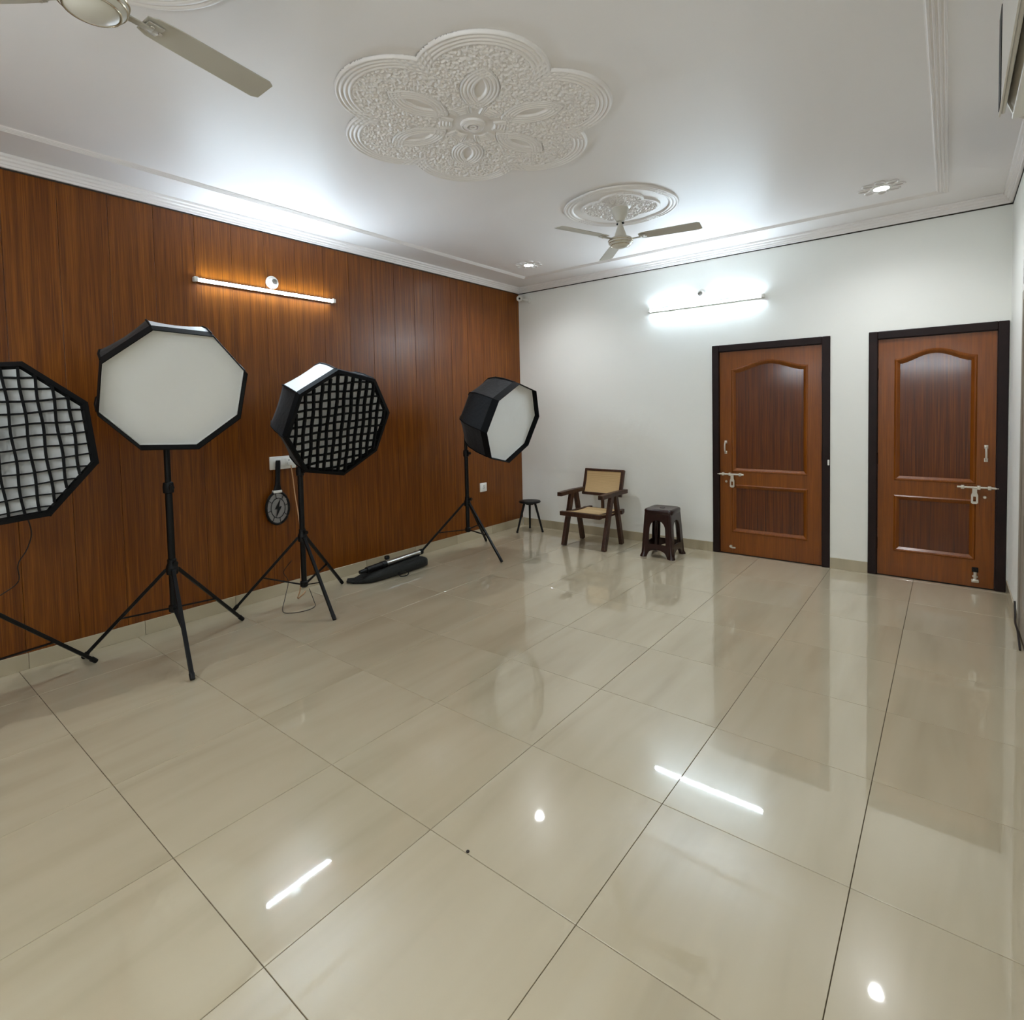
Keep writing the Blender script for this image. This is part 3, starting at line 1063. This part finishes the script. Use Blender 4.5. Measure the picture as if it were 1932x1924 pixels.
def softbox(key, label, grid, white_edge_px=None):
    q = SB[key]
    az, el, ro = (math.radians(q[k]) for k in ('az', 'el', 'ro'))
    n = Vector((math.cos(el) * math.cos(az), math.cos(el) * math.sin(az), math.sin(el)))
    h = Vector((0, 0, 1)).cross(n).normalized()
    v = n.cross(h)
    mt = Matrix((h, v, n)).transposed().to_4x4()
    mt.translation = Vector(q['c'])
    R, D = q['R'], q['D']
    root = thing('softbox', label, 'softbox', group='octagonal softboxes on stands', mtx=mt)
    ang = [ro + k * math.pi / 4 for k in range(8)]
    prof = [(0.17, 0.0), (0.5, 0.03), (0.72, 0.10), (0.87, 0.22), (0.96, 0.42), (0.995, 0.68), (1.0, 1.0)]   # radius, depth fraction

    def ringpt(a, r, z):
        return Vector((r * math.cos(a), r * math.sin(a), z))
    # fabric gores
    white = -1
    if white_edge_px is not None:
        best = 1e9
        for k in range(8):
            pm = mt @ ((ringpt(ang[k], R, 0) + ringpt(ang[(k + 1) % 8], R, 0)) / 2)
            d = pm - CAM
            z = d.dot(fw)
            U, W_ = PPX + F_PX * d.dot(r2) / z, PPY - F_PX * d.dot(u2) / z
            e = (U - white_edge_px[0]) ** 2 + (W_ - white_edge_px[1]) ** 2
            if e < best:
                best, white = e, k
    for k in range(8):
        a, b = ang[k], ang[(k + 1) % 8]
        rings = []
        for fr, fz in prof:
            r_, z_ = R * fr, -D * (1 - fz)
            p0, p1 = ringpt(a, r_, z_), ringpt(b, r_, z_)
            row = []
            for i in range(5):
                t = i / 4
                p = p0.lerp(p1, t)
                sag = 1 - 0.035 * math.sin(math.pi * t) * math.sin(math.pi * min(1, fz * 1.0))
                row.append(Vector((p.x * sag, p.y * sag, p.z)))
            inner = [Vector((p.x * 0.985, p.y * 0.985, p.z + 0.003)) for p in reversed(row)]
            rings.append(row + inner)
        MB().loft(rings).build('white_body_panel' if k == white else 'body_panel', m_silver if k == white else m_blackcloth, root, True, sharp=50)
        # rib rod sewn in the seam
        MB().tube([ringpt(a, R * fr * 1.004, -D * (1 - fz)) for fr, fz in prof], 0.006, 6).build('rib', m_blackrim, root, True)
    # front lip: octagonal tape ring projecting in front of the diffuser
    lip = 0.034 if grid else 0.062
    inr = 0.925 if grid else 0.990
    # front lip, built as 8 tape strips
    ch = math.cos(math.pi / 8)
    for k in range(8):
        a, b = ang[k], ang[(k + 1) % 8]
        rr_ = []
        for t in (a, b):
            rr_.append([ringpt(t, R * 1.010, -0.02), ringpt(t, R * 1.010, lip), ringpt(t, R * (0.95 if grid else 0.998), lip + (0.006 if grid else 0)), ringpt(t, R * inr, 0.002), ringpt(t, R * inr * 0.995, -0.02)])
        MB().loft(rr_).build('lip_strip', m_blackrim, root)
    # diffuser
    mb = MB()
    rng = random.Random(hash(key) % 100 + 5)
    rings = []
    for fr in (0.0, 0.2, 0.4, 0.6, 0.8, 0.985):
        if fr == 0:
            continue
        row = []
        for k in range(8):
            p0, p1 = ringpt(ang[k], R * fr, 0), ringpt(ang[(k + 1) % 8], R * fr, 0)
            for i in range(4):
                p = p0.lerp(p1, i / 4)
                p.z = 0.004 - 0.018 * (1 - fr) + 0.004 * mnoise.noise(Vector((p.x * 6, p.y * 6, ro)))
                row.append(p)
        rings.append(row)
    vs = [[mb.b.verts.new(p) for p in r_] for r_ in rings]
    cv = mb.b.verts.new((0, 0, -0.014))
    m_ = len(vs[0])
    for k in range(m_):
        mb.b.faces.new((cv, vs[0][k], vs[0][(k + 1) % m_]))
    for a_, b_ in zip(vs, vs[1:]):
        for k in range(m_):
            mb.b.faces.new((a_[k], b_[k], b_[(k + 1) % m_], a_[(k + 1) % m_]))
    mb.build('diffuser', m_whitecloth, root, True, sharp=80)
    if not grid:
        MB().tube([ringpt(a_, R * 0.982, 0.005) for a_ in ang], 0.004, 6, closed=True).build('white_piping', m_whitecloth, root, True)
    if grid:
        g = bpy.data.objects.new('egg_crate_grid', None)
        COL.objects.link(g)
        g.parent = root
        ap = R * ch * 0.94
        st = 0.060

        def halfspan(x):
            # extent of octagon (rotated by ro) along y at local x, from 8 half planes
            lo, hi = -9.0, 9.0
            for k in range(8):
                am = ang[k] + math.pi / 8
                cx_, sy_ = math.cos(am), math.sin(am)
                if abs(sy_) < 1e-6:
                    if x * cx_ > ap:
                        return None
                    continue
                y = (ap - x * cx_) / sy_
                if sy_ > 0:
                    hi = min(hi, y)
                else:
                    lo = max(lo, y)
            return (lo, hi) if hi - lo > 0.03 else None
        tw = 0.09   # slight skew of the hung grid
        for di in range(2):
            for i in range(-7, 8):
                x = i * st + 0.012
                # rotate strip directions by tw about the axis
                base = tw + di * math.pi / 2
                dx, dy = Vector((math.cos(base), math.sin(base), 0)), Vector((-math.sin(base), math.cos(base), 0))
                lo, hi = -9.0, 9.0
                ok = True
                for k in range(8):
                    am = ang[k] + math.pi / 8
                    nn = Vector((math.cos(am), math.sin(am), 0))
                    a_, b_ = nn.dot(dx) * x, nn.dot(dy)
                    if abs(b_) < 1e-6:
                        ok = ok and a_ < ap
                        continue
                    y = (ap - a_) / b_
                    if b_ > 0:
                        hi = min(hi, y)
                    else:
                        lo = max(lo, y)
                if not ok or hi - lo < 0.05:
                    continue
                # wavy fabric strip with thickness
                N = 18
                rngs = []
                amp = 0.0035
                ph = rng.random() * 6
                for t in range(N + 1):
                    y = lo + (hi - lo) * t / N
                    xo = x + amp * math.sin(y * 21 + ph) + 0.006 * math.sin(y * 4.0 + 1.3 * di)
                    th_ = 0.0058 if di == 0 else 0.0034
                    z0, z1 = 0.008, 0.038 - 0.003 * di
                    c0 = dx * (xo - th_) + dy * y
                    c1 = dx * (xo + th_) + dy * y
                    rngs.append([c0 + Vector((0, 0, z0)), c1 + Vector((0, 0, z0)), c1 + Vector((0, 0, z1)), c0 + Vector((0, 0, z1))])
                MB().loft(rngs).build('grid_strip', m_blackrim, g)
    # speed ring and lamp head at the back
    MB().lathe([(R * 0.19, -D + 0.02), (R * 0.20, -D - 0.005), (R * 0.19, -D - 0.018), (0.045, -D - 0.02), (0.04, -D - 0.05), (0, -D - 0.052)], 28).build('speed_ring', m_blackmetal, root, True)
    inv = mt.inverted()
    pt = inv @ Vector((q['pole'][0], q['pole'][1], (Vector(q['c']) - n * D).z - 0.10))
    ce_ = Vector((0, 0, -D - 0.02))
    vup = (inv.to_3x3() @ Vector((0, 0, 1))).normalized()
    br = MB().bar(ce_, pt + vup * 0.01, 0.03, 0.03, 0.005).build('tilt_bracket', m_blackplast, root)
    MB().cyl(pt - vup * 0.05, pt + vup * 0.035, 0.021).build('stand_socket', m_blackplast, br, True)
    hv = (inv.to_3x3() @ Vector((0, -1, 0))).normalized()
    mid = ce_.lerp(pt, 0.5)
    kn = MB().cyl(mid, mid + hv * 0.05, 0.008).cyl(mid + hv * 0.045, mid + hv * 0.065, 0.02, n=12).build('tilt_knob', m_blackplast, br, True)
    wv = (inv.to_3x3() @ Vector((-0.8, -0.4, -0.45))).normalized()
    MB().tube([ce_, ce_ + wv * 0.06, ce_ + wv * 0.13], 0.008, 8).build('tilt_handle', m_blackplast, br, True)
    return root


light_stand('black tripod stand at the far left, mostly outside the frame', SB['s1']['pole'], 107.6, 1.27, zlow=0.23, zcol=0.50, R=0.522)
light_stand('black tripod stand under the large plain white softbox', SB['s2']['pole'], -11.7, 1.72, zlow=0.28)
light_stand('black tripod stand beside the wall socket and racket', SB['s3']['pole'], -8.0, 1.48, zlow=0.16, R=0.515)
light_stand('black tripod stand nearest the far corner', SB['s4']['pole'], -9.3, 1.44, zlow=0.25)
softbox('s1', 'octagonal softbox with black grid cut off by the left edge', True)
softbox('s2', 'octagonal softbox with plain white front facing the viewer', False, (340, 624))
softbox('s3', 'octagonal softbox with black grid and white upper panel', True, (599, 721))
softbox('s4', 'octagonal softbox with white front turned sideways near the corner', False)


# ================================================================== ARMCHAIR
def armchair():
    root = thing('armchair', 'dark wooden armchair with woven cane seat and back', 'chair', (1.29, -0.43, 0))
    T = Matrix.Translation((-1.29, 0.43, 0))

    def B(mb, nm, m, par=None, smooth=False):
        o = mb.build(nm, m, par or root, smooth)
        o.data.transform(T)
        return o
    xl, xr = 1.045, 1.545
    for x in (xl, xr):
        B(MB().bar((x, -0.632, 0.0), (x, -0.455, 0.56), 0.042, 0.062, 0.005, upv=(0, -1, 0)), 'leg', m_teak)
        B(MB().bar((x, -0.232, 0.0), (x, -0.365, 0.56), 0.042, 0.056, 0.005, upv=(0, -1, 0)), 'leg', m_teak)
        ar = MB()
        xo = x + (-0.004 if x < 1.2 else 0.004)
        rings = []
        for y, wd, z in ((-0.70, 0.052, 0.572), (-0.55, 0.062, 0.575), (-0.35, 0.058, 0.575), (-0.12, 0.046, 0.570)):
            rings.append([(xo - wd / 2, y, z - 0.018), (xo + wd / 2, y, z - 0.018), (xo + wd / 2, y, z + 0.024), (xo - wd / 2, y, z + 0.024)])
        B(ar.loft(rings), 'armrest', m_teak)
    # seat frame (slopes slightly to the back) with cane
    zf, zb = 0.362, 0.345
    B(MB().box((xl - 0.022, -0.675, zf - 0.024), (xr - 0.02, -0.625, zf + 0.022), 0.005), 'seat_rail', m_teak)
    B(MB().box((xl - 0.0, -0.215, zb - 0.022), (xr, -0.17, zb + 0.022), 0.005), 'seat_rail', m_teak)
    for x in (xl + 0.043, xr - 0.043):
        B(MB().bar((x, -0.63, zf), (x, -0.10, zb), 0.036, 0.044, 0.004), 'seat_rail', m_teak)
    mb = MB()
    rings = []
    for i in range(9):
        t = i / 8
        y = -0.632 + t * 0.43
        z = zf + (zb - zf) * t + 0.024 - 0.014 * math.sin(math.pi * t)
        rings.append([(xl + 0.022, y, z - 0.006), (xr - 0.022, y, z - 0.006), (xr - 0.022, y, z), (xl + 0.022, y, z)])
    B(mb.loft(rings), 'cane_seat', m_cane)
    # backrest, leaning back
    y0, z0, y1, z1 = -0.205, 0.515, -0.115, 0.805
    dirv = Vector((0, y1 - y0, z1 - z0))
    bl, brr = 1.035, 1.535

    def bp(x, t, dy=0.0):
        return (x, y0 + (y1 - y0) * t + dy, z0 + (z1 - z0) * t)
    nrm = (0, -1, 0.3)
    for x, wd in ((bl + 0.014, 0.030), (brr - 0.016, 0.036)):
        B(MB().bar(bp(x, 0), bp(x, 1), wd, 0.036, 0.004, upv=nrm), 'back_rail', m_teak)
    B(MB().bar(bp(bl, 1 - 0.045), bp(brr, 1 - 0.045), 0.028, 0.034, 0.004, upv=nrm), 'back_rail', m_teak)
    B(MB().bar(bp(bl, 0.045), bp(brr, 0.045), 0.030, 0.034, 0.004, upv=nrm), 'back_rail', m_teak)
    mb = MB()
    rings = []
    for i in range(9):
        t = 0.07 + 0.86 * i / 8
        dy = 0.012 * math.sin(math.pi * i / 8) - 0.014
        a, b = bp(bl + 0.026, t, dy), bp(brr - 0.03, t, dy)
        rings.append([a, b, (b[0], b[1] + 0.006, b[2]), (a[0], a[1] + 0.006, a[2])])
    B(mb.loft(rings), 'cane_back', m_cane)
    B(MB().bar((1.29, -0.185, zb), (1.29, -0.19, 0.53), 0.03, 0.03, 0.004, upv=(0, 1, 0)), 'back_stem', m_teak)
    B(MB().bar((xl, -0.14, 0.60), (xl + 0.0, -0.12, 0.56), 0.02, 0.02, 0.003, upv=(0, 1, 0)), 'arm_peg', m_teak)
    return root


armchair()


# ================================================================== PLASTIC STOOL
def plastic_stool():
    cx, cy, H = 2.10, -0.405, 0.485
    root = thing('plastic_stool', 'dark brown moulded plastic stool with arched sides', 'stool', (cx, cy, 0))
    root.rotation_euler.z = math.radians(1.5)
    tw, bw = 0.135, 0.166     # half widths at top and foot

    def hw(z):
        return bw + (tw - bw) * z / H
    # four side panels: trapezoid with arched window and arched foot cut
    for s in range(4):
        bwid, twid = bw - 0.004, tw - 0.004
        out = [(-bwid, 0.0), (-bwid + 0.052, 0.0)]
        for i in range(13):      # low arch between the feet
            t = i / 12
            x = -bwid + 0.060 + (2 * bwid - 0.12) * t
            out.append((x, 0.022 + 0.058 * math.sin(math.pi * t) ** 0.45))
        out += [(bwid - 0.052, 0.0), (bwid, 0.0), (twid, H - 0.03), (-twid, H - 0.03)]
        wz0, wz1, wx = 0.135, 0.365, 0.078
        hole = [(-wx - 0.012, wz0), (wx + 0.012, wz0)]
        for i in range(17):
            t = math.pi * i / 16
            hole.append((wx * math.cos(t) * (1.05 - 0.05 * math.sin(t)), wz1 - 0.075 + 0.085 * math.sin(t)))
        me = poly_mesh([out, hole], 0.010)
        tilt = math.atan((bw - tw) / H)
        Mx = Matrix.Rotation(s * math.pi / 2, 4, 'Z') @ Matrix.Translation((0, -bw + 0.006, 0)) @ Matrix.Rotation(-tilt, 4, 'X') @ TO_BACK
        xf(me, Mx)
        link('side_panel', me, m_brownplast, root)
    # corner legs, flaring into feet
    for sx in (-1, 1):
        for sy in (-1, 1):
            rings = []
            for z, e, rad in ((0.0, 0.016, 0.034), (0.012, 0.014, 0.033), (0.035, 0.004, 0.027), (0.12, 0.0, 0.026), (0.3, 0.0, 0.026), (H - 0.035, 0.0, 0.026)):
                w_ = hw(z) + e
                c = Vector((sx * (w_ - rad), sy * (w_ - rad), z))
                rings.append([c + Vector((rad * math.cos(2 * math.pi * k / 14), rad * math.sin(2 * math.pi * k / 14), 0)) for k in range(14)])
            MB().loft(rings).build('leg', m_brownplast, root, True, sharp=60)
    mb = MB()
    rings = []
    for z, w_, r_ in ((H - 0.05, tw + 0.006, 0.03), (H - 0.018, tw + 0.010, 0.036), (H - 0.006, tw + 0.004, 0.034), (H, tw - 0.008, 0.03), (H - 0.003, tw - 0.02, 0.03)):
        row = []
        for qx, qy, a0 in ((1, 1, 0), (-1, 1, 90), (-1, -1, 180), (1, -1, 270)):
            for i in range(7):
                a = math.radians(a0 + 15 * i)
                row.append((qx * (w_ - r_) + r_ * math.cos(a), qy * (w_ - r_) + r_ * math.sin(a), z))
        rings.append(row)
    mb.loft(rings)
    mb.build('seat', m_brownplast, root, True, sharp=50)
    MB().lathe([(0.022, H - 0.004), (0.026, H + 0.0), (0.030, H - 0.004)], 24).build('seat_ring', m_brownplast, root, True)
    return root


plastic_stool()


# ================================================================== SMALL THREE-LEGGED STOOL
def three_leg_stool():
    c = Vector((0.31, -0.262, 0))
    root = thing('three_legged_stool', 'small black three-legged stool in the corner by the wood wall', 'stool', c)
    zt = 0.378
    feet = [Vector((0.234, -0.431, 0)), Vector((0.48, -0.237, 0)), Vector((0.204, -0.127, 0))]
    MB().lathe([(0, zt - 0.026), (0.105, zt - 0.026), (0.132, zt - 0.018), (0.136, zt - 0.008), (0.130, zt), (0.06, zt - 0.002), (0, zt - 0.004)], 32).build('seat', m_blackmetal, root, True, sharp=60)
    MB().lathe([(0, zt - 0.045), (0.05, zt - 0.045), (0.062, zt - 0.026), (0, zt - 0.026)], 24).build('hub_plate', m_blackplast, root, True)
    for f in feet:
        d = f - c
        top = Vector((d.x * 0.42, d.y * 0.42, zt - 0.022))
        lg = MB().cyl(top, Vector((d.x, d.y, 0.004)), 0.015, 0.0115, n=12).build('leg', m_blackmetal, root, True)
        MB().cyl(Vector((d.x, d.y, 0.0)), Vector((d.x * 0.985, d.y * 0.985, 0.02)), 0.014, n=12).build('rubber_foot', m_blackplast, lg, True)
    return root


three_leg_stool()


# ================================================================== BAG AND POLE ON THE FLOOR
def bag():
    root = thing('equipment_bag', 'long dark cloth equipment bag lying open on the floor by the wood wall', 'bag', (0.32, -2.45, 0))
    off = Vector((-0.32, 2.45, 0))
    secs = [(-2.83, 0.215, 0.045, 0.012), (-2.79, 0.25, 0.075, 0.026), (-2.73, 0.30, 0.09, 0.062), (-2.62, 0.318, 0.092, 0.076), (-2.42, 0.325, 0.094, 0.086), (-2.22, 0.322, 0.092, 0.094), (-2.10, 0.318, 0.088, 0.098), (-2.06, 0.314, 0.078, 0.086)]
    rings = []
    for y, x, hw_, h in secs:
        row = []
        for k in range(16):
            a = 2 * math.pi * k / 16
            cx_, sz = math.cos(a), math.sin(a)
            px = hw_ * math.copysign(abs(cx_) ** 0.55, cx_)
            pz = h / 2 + h / 2 * math.copysign(abs(sz) ** 0.55, sz)
            wob = 0.006 * mnoise.noise(Vector((px * 12, y * 9, pz * 12)))
            row.append(Vector((x + px + wob, y, max(0.0005, pz + wob * 0.6))) + off)
        rings.append(row)
    MB().loft(rings).build('bag_body', m_bag, root, True, sharp=70)
    # open flap folded to the left end, zip line and strap loop
    fl_ = [(0.13, -2.80), (0.20, -2.70), (0.26, -2.72), (0.27, -2.84), (0.20, -2.86)]
    me = poly_mesh([fl_], 0.012)
    xf(me, Matrix.Translation(off + Vector((0, 0, 0.016))))
    link('flap', me, m_bag, root)
    MB().tube([Vector((0.402, y, 0.048 + 0.004 * math.sin(y * 20))) + off for y in [-2.70 + 0.05 * i for i in range(12)]], 0.003, 6).build('zip', m_blackplast, root, True)
    MB().tube([p + off for p in smoothpath([(0.408, -2.44, 0.04), (0.45, -2.46, 0.012), (0.47, -2.40, 0.006), (0.45, -2.36, 0.02), (0.408, -2.37, 0.045)], 6)], 0.005, 6).build('strap_loop', m_blackplast, root, True)
    MB().box((0.404, -2.335, 0.035), (0.412, -2.315, 0.06), 0.002).build('buckle', m_hard, root).location = off
    # monopod lying on top
    mp = thing('monopod', 'silver and black camera pole lying on the dark bag', 'camera pole', (0.31, -2.45, 0.1))
    o2 = Vector((-0.31, 2.45, -0.1))
    A, Bv = Vector((0.315, -2.80, 0.106)), Vector((0.285, -2.06, 0.124))

    def at(t):
        return A.lerp(Bv, t) + o2
    MB().cyl(at(0.36), at(1.0), 0.023, n=20).build('silver_tube', m_chrome, mp, True)
    MB().cyl(at(0.10), at(0.37), 0.027, 0.029, n=20).build('grip', m_blackplast, mp, True)
    MB().cyl(at(0.0), at(0.11), 0.016, 0.02, n=16).build('foot_section', m_blackmetal, mp, True)
    MB().cyl(at(0.33), at(0.40), 0.032, n=20).build('lock_ring', m_blackplast, mp, True)
    MB().cyl(at(0.985), at(1.03), 0.026, n=20).build('end_cap', m_blackplast, mp, True)
    k0 = at(0.47) + Vector((-0.04, 0, 0.01))
    MB().cyl(at(0.45), k0 + Vector((0, 0, 0.018)), 0.008).build('knob_stem', m_chrome, mp, True)
    MB().lathe([(0, -0.018), (0.022, -0.016), (0.026, 0), (0.022, 0.016), (0, 0.018)], 16, Matrix.Translation(k0 + Vector((0, 0.0, 0.028)))).build('clamp_knob', m_blackplast, mp, True)


bag()


# ================================================================== WALL FITTINGS
def switch_board():
    root = thing('socket_board', 'white double socket board on the wood wall beside the racket', 'socket', (0, -3.305, 1.112))
    MB().box((0, -0.115, -0.054), (0.014, 0.115, 0.054), 0.004).build('plate', m_whiteplast, root, True)
    for dy in (-0.054, 0.05):
        md = MB().box((0.013, dy - 0.034, -0.034), (0.018, dy + 0.034, 0.034), 0.002).build('socket_module', m_whiteplast, root, True)
        for hy, hz, r_ in ((0, 0.016, 0.006), (-0.012, -0.008, 0.0045), (0.012, -0.008, 0.0045)):
            MB().cyl((0.0175, dy + hy, hz), (0.0186, dy + hy, hz), r_, n=12).build('pin_hole', m_blackplast, md)
    # plug and its cable
    pl = thing('charging_cable', 'beige cable plugged into the socket board, hanging to the stand', 'cable', (0, -3.255, 1.105))
    MB().box((0.0185, -0.016, -0.02), (0.05, 0.016, 0.02), 0.005).build('plug', m_whiteplast, pl, True)
    o = Vector((0, 3.255, -1.105))
    pts = smoothpath([(0.045, -3.255, 1.088), (0.055, -3.25, 1.0), (0.06, -3.24, 0.86), (0.09, -3.235, 0.70), (0.19, -3.28, 0.60), (0.24, -3.30, 0.50), (0.255, -3.32, 0.30), (0.25, -3.33, 0.10), (0.22, -3.34, 0.012), (0.15, -3.25, 0.008), (0.1, -3.2, 0.008)], 8)
    MB().tube([p + o for p in pts], 0.0045, 8).build('cord', m_wire, pl, True)


switch_board()

cb = thing('floor_cable', 'thin dark cable looped on the floor under the stand by the racket', 'cable', (0.3, -3.4, 0))
o = Vector((-0.3, 3.4, 0))
MB().tube([p + o for p in smoothpath([(0.29, -3.42, 0.35), (0.20, -3.44, 0.25), (0.19, -3.40, 0.16), (0.26, -3.47, 0.06), (0.38, -3.56, 0.006), (0.47, -3.55, 0.005), (0.52, -3.46, 0.005), (0.5, -3.36, 0.006), (0.42, -3.32, 0.03), (0.33, -3.30, 0.10)], 8)], 0.0028, 6).build('cord', m_dkwire, cb, True)
c1 = thing('lamp_cable', 'thin dark cable hanging below the gridded softbox at the left edge', 'cable', (0.2, -5.1, 0.6))
o = Vector((-0.2, 5.1, -0.6))
MB().tube([p + o for p in smoothpath([(0.33, -5.19, 1.22), (0.27, -5.03, 1.02), (0.24, -4.98, 0.88), (0.24, -5.0, 0.78), (0.27, -5.05, 0.70), (0.25, -5.05, 0.60), (0.23, -5.12, 0.54), (0.26, -5.22, 0.50)], 8)], 0.0032, 6).build('cord', m_dkwire, c1, True)
c2 = thing('wall_cable', 'dark cable hanging on the right wall by the skirting', 'cable', (XR, -0.95, 0.1))
o = Vector((-XR, 0.95, -0.1))
MB().tube([p + o for p in smoothpath([(XR - 0.012, -0.80, 0.16), (XR - 0.014, -0.88, 0.09), (XR - 0.02, -0.98, 0.07), (XR - 0.016, -1.1, 0.05), (XR - 0.02, -1.3, 0.006)], 8)], 0.006, 6).build('cord', m_dkwire, c2, True)


def racket():
    root = thing('mosquito_racket', 'black electric mosquito racket with grey net hanging from the socket', 'racket', (0.035, -3.38, 0.6))
    o = Vector((-0.035, 3.38, -0.6))
    y = -3.362
    yb = -3.380
    # handle
    rings = []
    for z, a, b in ((1.135, 0.018, 0.014), (1.12, 0.021, 0.016), (1.0, 0.020, 0.016), (0.94, 0.022, 0.016), (0.905, 0.030, 0.014), (0.875, 0.045, 0.010)):
        t = (1.135 - z) / 0.3
        yy = y + (yb - y) * t
        rings.append([Vector((0.035 + b * math.sin(2 * math.pi * k / 16), yy + a * math.cos(2 * math.pi * k / 16), z)) + o for k in range(16)])
    MB().loft(rings).build('handle', m_blackplast, root, True, sharp=60)
    MB().box((0.018, yb - 0.036, 0.868), (0.052, yb + 0.036, 0.890), 0.004).build('white_collar', m_whiteplast, root, True).location = o
    cz, ry, rz = 0.742, 0.098, 0.132
    pts = [Vector((0.035, yb + ry * math.cos(2 * math.pi * k / 48), cz + rz * math.sin(2 * math.pi * k / 48))) + o for k in range(48)]
    MB().tube(pts, 0.0105, 8, closed=True).build('head_rim', m_blackplast, root, True)
    # net: fine crossed wires in one part, dark rings and spark mark on top
    mb = MB()
    n = 19
    for i in range(-n, n + 1):
        f = i / (n + 0.5)
        hy = ry * math.sqrt(1 - f * f)
        hz = rz * math.sqrt(1 - f * f)
        mb.bar(Vector((0.035, yb - hy, cz + rz * f)) + o, Vector((0.035, yb + hy, cz + rz * f)) + o, 0.0048, 0.0032)
        mb.bar(Vector((0.033, yb + ry * f, cz - hz)) + o, Vector((0.033, yb + ry * f, cz + hz)) + o, 0.0030, 0.0020, upv=(1, 0, 0))
    net = mb.build('wire_net', m_net, root)
    tag(net, kind='stuff')
    mb = MB()
    for f in (0.62,):
        mb.tube([Vector((0.042, yb + ry * f * math.cos(2 * math.pi * k / 32), cz + rz * f * math.sin(2 * math.pi * k / 32))) + o for k in range(32)], 0.003, 6, closed=True)
    for k in range(8):
        a = 2 * math.pi * k / 8 + 0.2
        mb.bar(Vector((0.042, yb + ry * 0.62 * math.cos(a), cz + rz * 0.62 * math.sin(a))) + o, Vector((0.042, yb + ry * math.cos(a), cz + rz * math.sin(a))) + o, 0.005, 0.003)
    mb.build('guard_ring', m_blackplast, root)
    bolt = [(0.022, 0.075), (-0.030, -0.008), (-0.004, -0.004), (-0.020, -0.075), (0.030, 0.012), (0.006, 0.010)]
    me = poly_mesh([bolt], 0.004)
    xf(me, Matrix.Translation(Vector((0.043, yb, cz)) + o) @ TO_SIDE)
    link('lightning_mark', me, m_blackplast, root)


racket()

so = thing('wall_socket', 'small white wall socket on the wood wall near the corner', 'socket', (0, -0.782, 0.59))
MB().box((0, -0.058, -0.052), (0.013, 0.058, 0.052), 0.004).build('plate', m_whiteplast, so, True)
md = MB().box((0.0125, -0.036, -0.034), (0.017, 0.036, 0.034), 0.002).build('socket_module', m_whiteplast, so, True)
for hy, hz, r_ in ((0, 0.016, 0.006), (-0.012, -0.008, 0.005), (0.012, -0.008, 0.005)):
    MB().cyl((0.0165, hy, hz), (0.0176, hy, hz), r_, n=12).build('pin_hole', m_blackplast, md)

# small security camera in the corner
cc = thing('security_camera', 'small white bullet security camera in the far ceiling corner', 'camera', (0.11, 0, 2.925))
MB().lathe([(0, 0), (0.034, 0), (0.034, 0.010), (0.026, 0.018), (0, 0.018)], 24, Matrix.Translation((0.06, 0, -0.03)) @ Matrix.Rotation(math.pi / 2, 4, 'X')).build('mount_plate', m_whiteplast, cc, True)
MB().cyl((0.06, -0.015, -0.03), (0.01, -0.07, -0.02), 0.011).build('mount_arm', m_whiteplast, cc, True)
dv = Vector((0.35, -0.85, -0.28)).normalized()
cq = dv.to_track_quat('Z', 'Y').to_matrix().to_4x4()
cq.translation = Vector((-0.015, -0.085, 0.0))
MB().lathe([(0, -0.075), (0.028, -0.072), (0.034, -0.05), (0.036, 0.03), (0.036, 0.062), (0.032, 0.062), (0.030, 0.05), (0, 0.05)], 28, cq).build('camera_body', m_whiteplast, cc, True)
MB().lathe([(0, 0.060), (0.010, 0.058), (0.013, 0.0505), (0, 0.0505)], 20, cq).build('lens', m_blackplast, cc, True)


# ================================================================== AIR CONDITIONER (right wall, cut by frame)
def air_con():
    ya, yb = -4.30, -3.42
    root = thing('air_conditioner', 'white split air conditioner on the right wall at the top right edge', 'air conditioner', (XR, (ya + yb) / 2, 2.36))
    o = Vector((-XR, -(ya + yb) / 2, -2.36))
    prof = [(XR, 2.36), (XR - 0.09, 2.335), (XR - 0.16, 2.34), (XR - 0.215, 2.375), (XR - 0.232, 2.42), (XR - 0.236, 2.60), (XR - 0.215, 2.655), (XR, 2.66)]
    MB().loft([[Vector((x, y, z)) + o for x, z in prof] for y in (ya + 0.012, yb - 0.012)]).build('body', m_ac, root)
    for y0, y1 in ((ya, ya + 0.012), (yb - 0.012, yb)):
        pp = [(x - 0.004, z + (0.004 if z > 2.5 else -0.004)) for x, z in prof]
        MB().loft([[Vector((x, y, z)) + o for x, z in pp] for y in (y0, y1)]).build('end_cap', m_ac, root)
    # front panel standing proud with a dark gap round it
    MB().box(Vector((XR - 0.249, ya + 0.004, 2.385)) + o, Vector((XR - 0.238, yb - 0.001, 2.65)) + o, 0.004).build('panel_backing', m_ac, root)
    MB().box(Vector((XR - 0.254, ya - 0.002, 2.38)) + o, Vector((XR - 0.249, yb + 0.001, 2.66)) + o, 0.001).build('front_panel', m_ac, root)
    MB().box(Vector((XR - 0.2558, yb - 0.12, 2.384)) + o, Vector((XR - 0.2530, yb - 0.030, 2.655)) + o).build('dark_strip', m_blackplast, root)
    MB().box(Vector((XR - 0.225, ya + 0.03, 2.352)) + o, Vector((XR - 0.10, yb - 0.03, 2.360)) + o, 0.003).build('air_louver', m_whiteplast, root).rotation_euler = (0, 0, 0)


air_con()

# a dark crumb lying on a floor joint
cr = MB().lathe([(0, 0), (0.006, 0.001), (0.0065, 0.003), (0.003, 0.006), (0, 0.0065)], 9)
tag(cr.build('floor_crumb', m_crack_shade_crumb, None, True, loc=(3.104, -4.404, 0)), 'tiny dark crumb lying on a floor tile joint', 'crumb')
